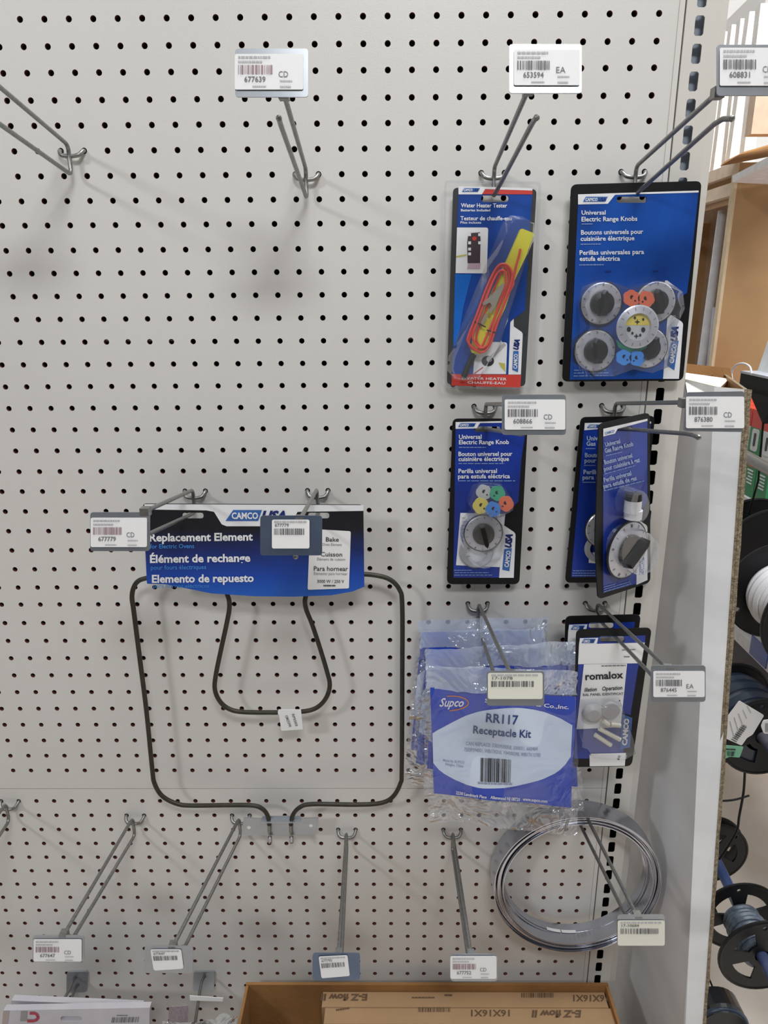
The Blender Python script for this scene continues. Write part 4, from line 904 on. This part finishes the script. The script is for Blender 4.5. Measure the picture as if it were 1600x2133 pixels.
# ------------------------------------------------------------------ tall white carton leaning beside the upright
t = thing('tall_carton', (15, -5, -69.9), 'tall narrow white corrugated carton leaning beside the upright, with torn kraft edge', 'box')
zA, zB = -15.1, -69.9
def ln(x, y_at18, y_at45, z): return Vector((x, y_at18 + (y_at45-y_at18)*((-18.4)-z)/(26.4), z))
def cornerC(z): return ln(15.45, .0, -5.0, z)
def cornerR(z): return ln(16.5, -1.0, -4.85, z)
def backL(z): v = cornerC(z); return Vector((15.2, 5.2, z))
def backR(z): v = cornerR(z); return Vector((18.6, 6.4, z))
def wall(p, q, th, mt, nm, mt2=None, zt=zA, n=10):
    mb = MB(); vs = []
    for j in range(n+1):
        z = zB + (zt-zB)*j/n; a_, b_ = p(z), q(z); d = (b_-a_); d.z = 0; d.normalize(); nr = Vector((-d.y, d.x, 0))*th
        vs += [a_, b_, b_+nr, a_+nr]
    fs = []; 
    for j in range(n): o = 4*j; fs += [(o, o+1, o+5, o+4), (o+1, o+2, o+6, o+5), (o+3, o, o+4, o+7)]
    mb.add(vs, fs, mt); mb.add(vs, [(4*j+2, 4*j+3, 4*j+7, 4*j+6) for j in range(n)], mt2 or M_kraft); mb.add(vs[-4:], [(0, 1, 2, 3)], M_cutedge)
    mb.build(nm, t)
wall(backL, cornerC, .14, M_carton, 'side_panel'); wall(cornerC, cornerR, .14, M_carton, 'front_panel')
wall(cornerR, backR, .14, M_cutedge, 'side_panel', M_kraft); wall(backR, backL, .14, M_kraft, 'back_panel', M_kraft)
mb = MB(); vs = []; rj = random.Random(5)
for j in range(61):
    z = zB+(zA-zB)*j/60; p = cornerR(z); vs += [p+Vector((-.02, -.03, 0)), p+Vector((.17+rj.uniform(-.03, .03), .0, 0)), p+Vector((.17, .2, 0))]
mb.add(vs, [f for j in range(60) for f in ((3*j, 3*j+1, 3*j+4, 3*j+3), (3*j+1, 3*j+2, 3*j+5, 3*j+4))], M_cutedge); mb.build('torn_edge', t)
f0 = at(1425, 776, 5.0); f1 = at(1519, 789, 5.2); f2 = at(1487, 820, .9); f3 = at(1432, 820, 1.9)
mb = MB(); mb.add([f0, f1, f2, f3], [(0, 1, 2, 3)], M_trim); mb.add([p+Vector((0, 0, -.14)) for p in (f0, f1, f2, f3)], [(3, 2, 1, 0)], M_kraft); mb.add([f1, f2, f2+Vector((0, 0, -.14)), f1+Vector((0, 0, -.14))], [(0, 1, 2, 3)], M_kraft); mb.build('folded_flap', t)
mb = MB(); mb.add([at(1418, 756, 6.1), at(1521, 767, 6.1), at(1527, 792, 5.9), at(1418, 780, 5.9), at(1418, 756, 6.3), at(1521, 767, 6.3)], [(0, 1, 2, 3), (0, 4, 5, 1)], M_kraft); mb.build('upright_flap', t)
# ------------------------------------------------------------------ the next aisle, seen past the carton
YP = 50.0; pe1 = at(1535, 385, YP); XL = at(1511, 577, YP).x; zt_ = pe1.z+2.2
t = thing('pipe_rack', (XL+20, YP+30, -69.9), 'tan particleboard bin rack holding upright white pipes, upper right', 'rack')
b = MB(); b.box((XL, YP, -69.9), (XL+60, YP+.75, zt_), M_mdf); b.build('end_panel', t)
b = MB(); b.box((XL-.32, YP-.05, -69.9), (XL, YP+.8, zt_), M_mdfedge); b.build('edge_band', t)
def zX(px, py, X):    # height of a pixel on the plane x = X
    d = ray(px, py); return (CC + d*((X-CC.x)/d.x)).z
def yX(px, py, X):
    d = ray(px, py); return (CC + d*((X-CC.x)/d.x)).y
for (ya, yb_) in ((366, 344), (408, 384)):
    z0 = zX(1525, ya, XL); z1 = zX(1525, yb_-2, XL)
    b = MB(); b.box((XL-.3, YP+.85, z0), (XL+.6, YP+75, z1), M_cream); b.build('front_rail', t)
b = MB(); b.box((XL+.6, YP+.85, zX(1525, 352, XL)), (XL+40, YP+75, zX(1525, 346, XL)), M_mdf); b.build('top_shelf', t)
b = MB(); b.box((XL+12, YP+.85, -69.9), (XL+12.7, YP+75, zt_-1), mat('pinkish_tan_board', (190, 164, 140), .8)); b.build('back_panel', t)  # back wall of the bin in pinkish tan
b = MB(); b.box((XL+2, YP+34, -69.9), (XL+12, YP+34.7, zt_-3), M_mdf); b.build('divider', t)
b = MB(); b.box((XL-.2, YP+75, -69.9), (XL+12, YP+75.7, zt_), M_mdf); b.build('far_panel', t)
b = MB(); b.box((XL+1, YP+.85, -69.9), (XL+12, YP+74, -66), M_mdf); b.build('bottom_shelf', t)
def pipe(px0, py0, px1, py1, Y, w, label, nm='white_pipe', mt=None, foot=-65.9):
    p0 = at(px0, py0, Y); p1 = at(px1, py1, Y); d = (p1-p0).normalized(); p2 = p0 + d*((foot-p0.z)/d.z); D = (p0-CC).dot(fwd); r = w*D/FP/2
    mb = MB(); mb.tube([p0, p0+(p2-p0)*.5, p2], r, mt or M_pvc, 20); o = mb.build(nm); return info(o, label, 'pipe', 'white pipes in the rack')
pipe(1506, 439, 1461, 768, YP+9, 19, 'thick white pipe standing in the tan rack next to its end panel')
pipe(1459, 442, 1436, 640, YP+16, 9, 'thin grey-white pipe at the left of the tan rack bin')
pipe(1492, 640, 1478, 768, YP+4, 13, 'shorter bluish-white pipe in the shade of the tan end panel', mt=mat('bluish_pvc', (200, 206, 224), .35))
# upper level: white mouldings, a carton on a white shelf board, beams
zs = zX(1525, 346, XL) + .1
tops = [(1477, 92, 15), (1493, 80, 16), (1510, 70, 19), (1528, 56, 19), (1546, 44, 20), (1565, 30, 22), (1588, 14, 24)]
whichs = ['leftmost', 'second', 'third', 'fourth', 'fifth', 'sixth', 'rightmost']
for k, (px, py, w) in enumerate(tops):
    Y = YP + 62 - 8.5*k; p0 = at(px, py, Y); D = (p0-CC).dot(fwd); ww = w*D/FP
    mb = MB(); lean = (-1) ** k*.3
    mb.hexa([(p0.x-ww/2+lean, Y-1, zs), (p0.x+ww/2+lean, Y-1, zs), (p0.x+ww/2+lean, Y+.2, zs), (p0.x-ww/2+lean, Y+.2, zs), (p0.x-ww/2, Y-1, p0.z), (p0.x+ww/2, Y-1, p0.z), (p0.x+ww/2, Y+.2, p0.z), (p0.x-ww/2, Y+.2, p0.z)], M_trim)
    info(mb.build('white_moulding'), whichs[k] + ' of the white mouldings standing on top of the tan rack', 'moulding', 'white mouldings above the tan rack')
mb = MB(); q = [at(1526, 366, YP-3), at(1640, 306, YP-22), at(1640, 322, YP-22), at(1526, 380, YP-3)]
mb.prism(q, Vector((9, 3, 0)), mat('white_shelf_edge', (248, 248, 250), .5)); info(mb.build('shelf_board'), 'white-edged shelf board sloping across the upper right, under a kraft carton', 'shelf')
mb = MB(); p = at(1575, 200, YP-2); p2 = at(1568, 306, YP-2)
mb.box((p.x, YP-2, p2.z+1.2), (p.x+30, YP-.6, p.z+1), mat('pale_carton', (218, 194, 170), .8)); info(mb.build('pale_carton'), 'pale tan carton at the right edge on the white shelf board', 'box')
mb = MB(); p = at(1540, 318, YP-6); mb.hexa([(p.x, YP-6, p.z-.2), (p.x+8, YP-10, p.z+1), (p.x+9, YP-2, p.z+1), (p.x+1, YP+.5, p.z-.2), (p.x+.5, YP-6, p.z+.1), (p.x+8, YP-10, p.z+1.8), (p.x+9, YP-2, p.z+1.8), (p.x+1.5, YP+.5, p.z+.3)], M_kraft); info(mb.build('folded_carton'), 'flat folded brown carton lying on the white shelf board', 'box')
b = MB(); P1 = at(1498, 60, 130); P2 = at(1600, -40, 110); b.prism([P1, P2, P2+Vector((0, 0, -5)), P1+Vector((0, 0, -5))], Vector((0, 3, 0)), MATS['far_wall_paint']); info(b.build('ceiling_beam'), 'white sloping beam under the ceiling, upper right corner', 'beam')

# shelf of red and green boxes running away from the camera on the plane x = XS
XS = 36.0; zA_ = zX(1560, 850, XS); zM = zX(1560, 948, XS); zB_ = zX(1560, 1036, XS)
M_rbox = mat('box_red', (222, 66, 50), .45); M_gbox = mat('box_green', (30, 140, 80), .45); M_wbox = mat('box_white', (230, 236, 236), .45)
t = thing('wall_shelving', (XS+8, 38, -69.9), 'grey shelving with price rails beyond the carton, at the right edge', 'shelving')
b = MB(); b.box((XS-.2, 12, zB_-1.1), (XS+14, 62, zB_-.05), mat('shelf_white', (232, 232, 234), .5)); b.build('shelf', t)
b = MB(); b.box((XS-.5, 12, zB_-2.6), (XS-.25, 62, zB_-1.15), mat('price_rail', (214, 176, 180), .5)); pr = b.build('price_rail', t)
b = MB(); b.box((XS-.55, 12, zB_-3.2), (XS-.3, 62, zB_-2.65), mat('rail_yellow', (226, 150, 50), .5)); b.build('rail_stripe', pr)
b = MB(); b.box((XS-.55, 12, zB_-4.2), (XS-.3, 40, zB_-3.25), M_red); b.build('rail_stripe', pr)
zL = zX(1555, 1325, XS)
b = MB(); b.box((XS-.2, 12, zL-1.3), (XS+14, 62, zL), MATS['shelf_white']); b.build('shelf', t)
b = MB(); b.box((XS, 12, zL-7), (XS+13, 62, zL-1.4), mat('shelf_dark_grey', (70, 66, 72), .6)); b.build('lower_case', t)  # dark grey face under the lower shelf
b = MB(); b.box((XS+14, 12, zL-7), (XS+14.6, 62, zA_+3), M_blkm); b.box((XS+14, 61, -69.9), (XS+14.6, 62, zL-7), M_blkm); b.box((XS+14, 12, -69.9), (XS+14.6, 13, zL-7), M_blkm); b.build('back_panel', t)
b = MB(); b.box((XS-.3, 27, zL-1.1), (XS-.22, 30.2, zL+.9), MATS['print_blue']); b.build('price_tag', t)
for row, (z0, z1) in enumerate(((zM+.02, zA_), (zB_, zM))):
    for k in range(7):
        y0 = yX(1600, 900, XS) - 1.0 + 2.35*k; rn = ['upper', 'lower'][row]; wh = ['nearest', 'second', 'third', 'fourth', 'fifth', 'sixth', 'farthest'][k]
        bt = thing('fixture_box', (XS+2, y0+1.1, z0), f'{wh} of the {rn} row of small red and green boxes past the carton', 'box', f'red and green boxes, {rn} row')
        zc = z0 + (z1-z0)*.62
        b = MB(); b.box((XS+.15, y0, z0), (XS+4, y0+2.2, zc), M_gbox if row or k % 2 else M_wbox); b.build('carton_body', bt)
        b = MB(); b.box((XS+.15, y0, zc), (XS+4, y0+2.2, z1), M_rbox if not row else M_gbox); b.build('carton_top', bt)
        b = MB()
        if not row:
            b.prism([(XS+.1, y, z) for y, z in rounded([(y0+.45, z0+.5), (y0+1.75, z0+.5), (y0+1.75, zc-.1), (y0+.45, zc-.1)], .3, 3)], Vector((.06, 0, 0)), M_wbox); b.build('printed_plate', bt)
            b = MB(); b.prism([(XS+.05, y, z) for y, z in rounded([(y0+.9, z0+1.0), (y0+1.25, z0+1.0), (y0+1.25, zc-.5), (y0+.9, zc-.5)], .1, 2)], Vector((.05, 0, 0)), M_dgrey); b.build('printed_slot', bt)
        else:
            b.prism([(XS+.1, y, z) for y, z in rounded([(y0+.4, z1-1.1), (y0+1.8, z1-1.1), (y0+1.8, z1-.35), (y0+.4, z1-.35)], .3, 3)], Vector((.06, 0, 0)), M_red); b.build('printed_badge', bt)
            b = MB()
            for j in range(5): b.box((XS+.08, y0+.5, z1-1.5-j*.32), (XS+.14, y0+1.6-(j % 3)*.15, z1-1.36-j*.32), M_wbox)
            info(b.build('printed_lines', bt), kind='stuff')

# spool rack
XR = 26.0
t = thing('spool_rack', (XR, 15, -69.9), 'black and steel wire spool rack with rods running away from the camera', 'rack')
def xpt(px, py, X=XR): d = ray(px, py); return CC + d*((X-CC.x)/d.x)
b = MB(); b.tube([xpt(1490, 918), xpt(1566, 957), xpt(1660, 1010)], .42, M_zinc, 14); b.build('rod', t)
def barp(px, py, X, y0, y1, w, h, mt, nm):
    p = xpt(px, py, X); b = MB(); b.box((X, y0, p.z-h), (X+w, y1, p.z), mt); b.build(nm, t); return p
p = barp(1565, 782, 29, 4, 26, 1.4, 1.3, M_blkm, 'top_bar')
b = MB(); b.box((28.95, 4, p.z+.02), (30.45, 26, p.z+.2), mat('grey_top', (190, 192, 202), .4)); b.build('bar_cap', t)
g = xpt(1584, 812, 29); b = MB(); b.prism([g+Vector((0, -2.2, 0)), g+Vector((0, 2.2, 0)), xpt(1590, 882, 29)+Vector((0, .15, 0)), xpt(1590, 882, 29)+Vector((0, -.15, 0))], Vector((.4, 0, 0)), M_blkm); b.build('gusset', t)
b = MB(); b.tube([xpt(1590, 880, 29), xpt(1580, 1000, 29), xpt(1560, 1072, 29)], .08, M_blkm, 8); b.build('stay_wire', t)
b = MB(); b.tube(spline([xpt(x, y, 29) for x, y in ((1530, 806), (1524, 780), (1532, 762), (1548, 757), (1562, 764), (1566, 780))], 5), .08, M_pvc, 8); b.build('string_loop', t)
for ysd in (4, 34):
    b = MB(); b.box((29.2, ysd, -69.9), (30.6, ysd+1.2, p.z-1.3), M_blkm); b.build('post', t)
def arcpts(cx, cz, r, a0, a1, n, y): return [Vector((cx+r*math.cos(a0+(a1-a0)*k/n), y, cz+r*math.sin(a0+(a1-a0)*k/n))) for k in range(n+1)]
def flange(parent, c, y, R, th, windows, mt=M_blkpl, hub=.8, rot_=.3, nh=1):
    outer = arcpts(c.x, c.z, R, 0, 2*math.pi*(1-1/48), 47, y); hs = []
    for k in range(windows):
        a = rot_ + 2*math.pi*k/windows; r0, r1 = R*.34, R*.72; da = math.pi/windows*.62
        h = arcpts(c.x, c.z, r1, a-da, a+da, 6, y) + arcpts(c.x, c.z, r0, a+da*.8, a-da*.8, 4, y); hs.append(h)
    for k in range(nh):
        a = rot_ + math.pi/max(1, windows) + 2.2*k; hs.append(arcpts(c.x+R*.84*math.cos(a), c.z+R*.84*math.sin(a), R*.055, 0, 2*math.pi*.9, 9, y))
    hs.append(arcpts(c.x, c.z, .5, 0, 2*math.pi*.94, 15, y))
    b = MB(); b.prism(outer, Vector((0, th, 0)), mt, hs)
    b.lathe(Vector((c.x, y, c.z)), (0, 1, 0), [(R, -.05), (R+.12, .0), (R+.12, th), (R, th+.05), (R-.1, th), (R-.1, 0), (R, -.05)], mt, 48, smooth=True)
    return b.build('flange', parent)
def spool(cpx, yf, R, depth, rw, wmat, label, windows=4, rot_=.4, turns=9, front=True, name='wire_spool', back=False):
    c = at(cpx[0], cpx[1], yf + (depth if back else 0))
    s_ = thing(name, (c.x, yf+depth/2, c.z-R), label, 'spool', 'spools of wire on the rack')
    if front: flange(s_, c, yf, R, .14, windows, rot_=rot_)
    flange(s_, c, yf+depth, R, .14, windows, rot_=rot_+.1)
    prof = [(rw*.5, .16)]
    for k in range(turns):
        h0 = .16 + (depth-.2)*k/turns; h1 = .16 + (depth-.2)*(k+1)/turns; bulge = rw*(1-.04*math.cos(k*1.7)); prof += [(bulge*.95, h0), (bulge, (h0+h1)/2), (bulge*.95, h1-.01)]
    prof.append((rw*.5, depth-.02))
    b = MB(); b.lathe(Vector((c.x, yf, c.z)), (0, 1, 0), prof, wmat, 48, smooth=True); b.build('wire_winding', s_)
    return s_, c
M_ww = mat('white_wire', (232, 232, 236), .35, rgb2=(214, 214, 222)); M_dw = mat('dark_blue_wire', (40, 50, 66), .3, rgb2=(28, 36, 50)); M_gw = mat('grey_blue_wire', (92, 104, 118), .4, noise=1, nscale=120, rgb2=(66, 76, 90))
spool((1606, 1160), 20, 3.9, 3.0, 2.2, mat('black_wire', (20, 20, 22), .4), 'black-flanged spool behind and above the white wire spool', 0, front=True)
s2, c2 = spool((1618, 1232), 7.5, 3.45, 5.0, 2.35, M_ww, 'black spool wound with thick white wire at the right edge', 0, turns=8, front=True, back=True)
s3, c3 = spool((1590, 1536), 7.0, 2.75, 4.6, 2.35, M_dw, 'black spool of dark blue wire carrying a white tag and a green sticker', 4, .95, turns=4)
s4, c4 = spool((1486, 1778), 14.5, 2.75, .9, .8, M_blkpl, 'empty black spool with a cut-out flange, lower, half hidden by the carton', 4, 0.02, turns=2)
s5, c5 = spool((1588, 1992), 4.2, 2.85, 3.2, 1.35, M_gw, 'nearest black spool with grey-blue wire, at the lower right edge', 4, .85, turns=9)
M_rod = mat('blue_painted_rod', (44, 74, 132), .45, noise=1, nscale=7, rgb2=(104, 98, 96))
d4 = Vector((c4.x, 14.5, c4.z)) - Vector((c5.x, 4.2, c5.z)); b = MB(); q0 = Vector((c5.x, 4.2, c5.z)); b.tube([q0-d4*.6, q0, q0+d4*1.6], .40, M_rod, 18); b.build('rod', t)
for (a_, b_, r_, nm) in (((1548, 1502), (1660, 1690), .42, 1),):
    Xr = (c3.x if nm == 1 else c5.x); p0 = xpt(a_[0], a_[1], Xr); p1 = xpt(b_[0], b_[1], Xr)
    zc = c3.z if nm == 1 else c5.z
    b = MB(); b.tube([Vector((Xr, p1.y-2, zc)), Vector((Xr, p1.y+5, zc)), Vector((Xr, 30, zc))], r_, mat('blue_painted_rod', (44, 74, 132), .45, noise=1, nscale=7, rgb2=(104, 98, 96)), 18); b.build('rod', t)
# tags on the dark blue spool
def tagq(parent, pts, yy, mt, nm, code=True):
    pl = yplane(yy); a = Art(pl); a.mb.prism([a.P(x, y, 1) for x, y in rounded(pts, 3, 2)], Vector((0, .03, 0)), mt)
    (x0, y0), (x1, y1) = pts[0], pts[-1]
    return a, nm
pl3 = yplane(6.2)
a = Art(pl3); a.mb.prism([a.P(x, y, 1) for x, y in rounded([(1540, 1459), (1592, 1490), (1568, 1530), (1556, 1537), (1545, 1553), (1489, 1528)], 3, 2)], Vector((0, .03, 0)), M_paper)
a.barcode([(1548, 1508), (1556, 1512), (1535, 1541), (1527, 1537)], M_inkg, 3, 3, 10)
for k in range(9):
    (u, v) = (1549, 1513) if k == 0 else (1549-k*2.6, 1513+k*3.6); a.bar((u-5, v-3), (u+6, v+3), 1.2+(k % 3)*.5, M_inkg, 3)
for k in range(5): a.fine((1520+k*9, 1502-k*8), (1528+k*9, 1532-k*8-4*k), 2, M_inkl, 3, k)
a.mb.build('hang_tag', s3)
a = Art(pl3); a.mb.prism([a.P(x, y, 1) for x, y in rounded([(1496, 1551), (1549, 1555), (1541, 1578), (1520, 1576), (1512, 1580), (1496, 1577)], 3, 2)], Vector((0, .03, 0)), mat('green_sticker', (130, 200, 164), .5))
a.fine((1512, 1560), (1532, 1561), 3, M_ink, 3, 2); a.barcode([(1514, 1564), (1532, 1565), (1529, 1575), (1515, 1574)], M_ink, 3, 5, 14); a.mb.build('green_sticker', s3)
a = Art(yplane(5.6)); a.mb.prism([a.P(x, y, 1) for x, y in rounded([(1590, 1500), (1640, 1494), (1645, 1530), (1591, 1528), (1585, 1512)], 3, 2)], Vector((0, .03, 0)), M_paper); a.barcode([(1594, 1506), (1608, 1505), (1608, 1524), (1594, 1524)], M_inkg, 3, 5, 12); a.mb.build('hang_tag', s3)
# loose bits low down
zfl = -69.9
b = MB(); c = at(1440, 1665, 22); b.lathe(c, (0, 1, 0), [(.9, 0), (2.35, 0), (2.4, .15), (.9, .18), (.9, 0)], M_blkpl, 44); b.lathe(c + Vector((0, -.1, 0)), (0, 1, 0), [(.5, 0), (.9, 0), (.9, 2), (.5, 2)], M_blkpl, 24)
info(b.build('spool_flange'), 'dark spool flange edge peeking out beside the carton above the empty spool', 'spool')
b = MB(); p0 = at(1440, 1882, 18); p1 = at(1470, 1896, 18); p2 = at(1490, 1890, 18); b.tube(spline([p0, p1, p2], 5), [.35, .4, .46, .5, .5, .5, .5, .5, .5, .48, .4], M_blkpl, 12); info(b.build('rubber_foot'), 'small black rubber foot poking out from behind the carton', 'foot')
def wire(pts, Y, r, label, mt=M_blkpl):
    b = MB(); b.tube(spline([at(x, y, Y) for x, y in pts], 6), r, mt, 8); return info(b.build('loose_wire'), label, 'wire')
wire([(1552, 1604), (1549, 1650), (1540, 1700), (1535, 1730), (1515, 1765), (1498, 1790)], 9.0, .09, 'loose dark wire hanging from the tagged spool across the pale floor')
wire([(1478, 1664), (1500, 1668), (1530, 1666), (1561, 1657)], 20.0, .09, 'short curved dark wire end sticking out beside the carton')
wire([(1450, 1982), (1462, 2005), (1480, 2045), (1494, 2082)], 10.0, .07, 'thin dark wire leading down to the black bundle')
wire([(1445, 2052), (1462, 2060), (1478, 2082)], 10.3, .1, 'brown wire arching into the black bundle at the bottom', mat('brown_wire', (84, 70, 60), .5))
wire([(1492, 1526), (1490, 1560), (1484, 1585), (1478, 1620)], 7.6, .06, 'thin wire hanging left of the green sticker')
wire([(1486, 1580), (1500, 1585), (1518, 1586)], 7.4, .09, 'short black wire end under the green sticker')
cB = at(1500, 2140, 8); tb = thing('wire_bundle', (cB.x, 8, cB.z-3), 'black coiled wire bundle wrapped in film at the bottom edge', 'wire coil')
for k in range(5):
    b = MB(); R = 1.9-.16*k
    b.tube([Vector((cB.x + R*1.05*math.cos(2*math.pi*j/40), 8+.35*k, cB.z + R*.95*math.sin(2*math.pi*j/40))) for j in range(40)], .24, M_blkpl if k % 2 else mat('blue_black_wire', (44, 60, 84), .35), 10, closed=True); b.build('wire_turn', tb)
b = MB(); b.lathe(Vector((cB.x, 7.7, cB.z)), (0, 1, 0), [(0, 0), (1.9, .0), (2.15, .6), (2.15, 2.0)], mat('dark_wrap', (38, 40, 44), .25), 30); b.build('wrap', tb)
b = MB(); pw = at(1600, 770, 24); b.hexa([(pw.x, 22, pw.z-1.3), (pw.x+5, 22, pw.z-1.3), (pw.x+5, 26, pw.z-1.3), (pw.x, 26, pw.z-1.3), (pw.x+.7, 22, pw.z+2.2), (pw.x+5, 22, pw.z+2.2), (pw.x+5, 26, pw.z+2.2), (pw.x+.7, 26, pw.z+2.2)], M_wbox); info(b.build('white_carton_pack'), 'small white pack resting above the black top bar at the right edge', 'package')
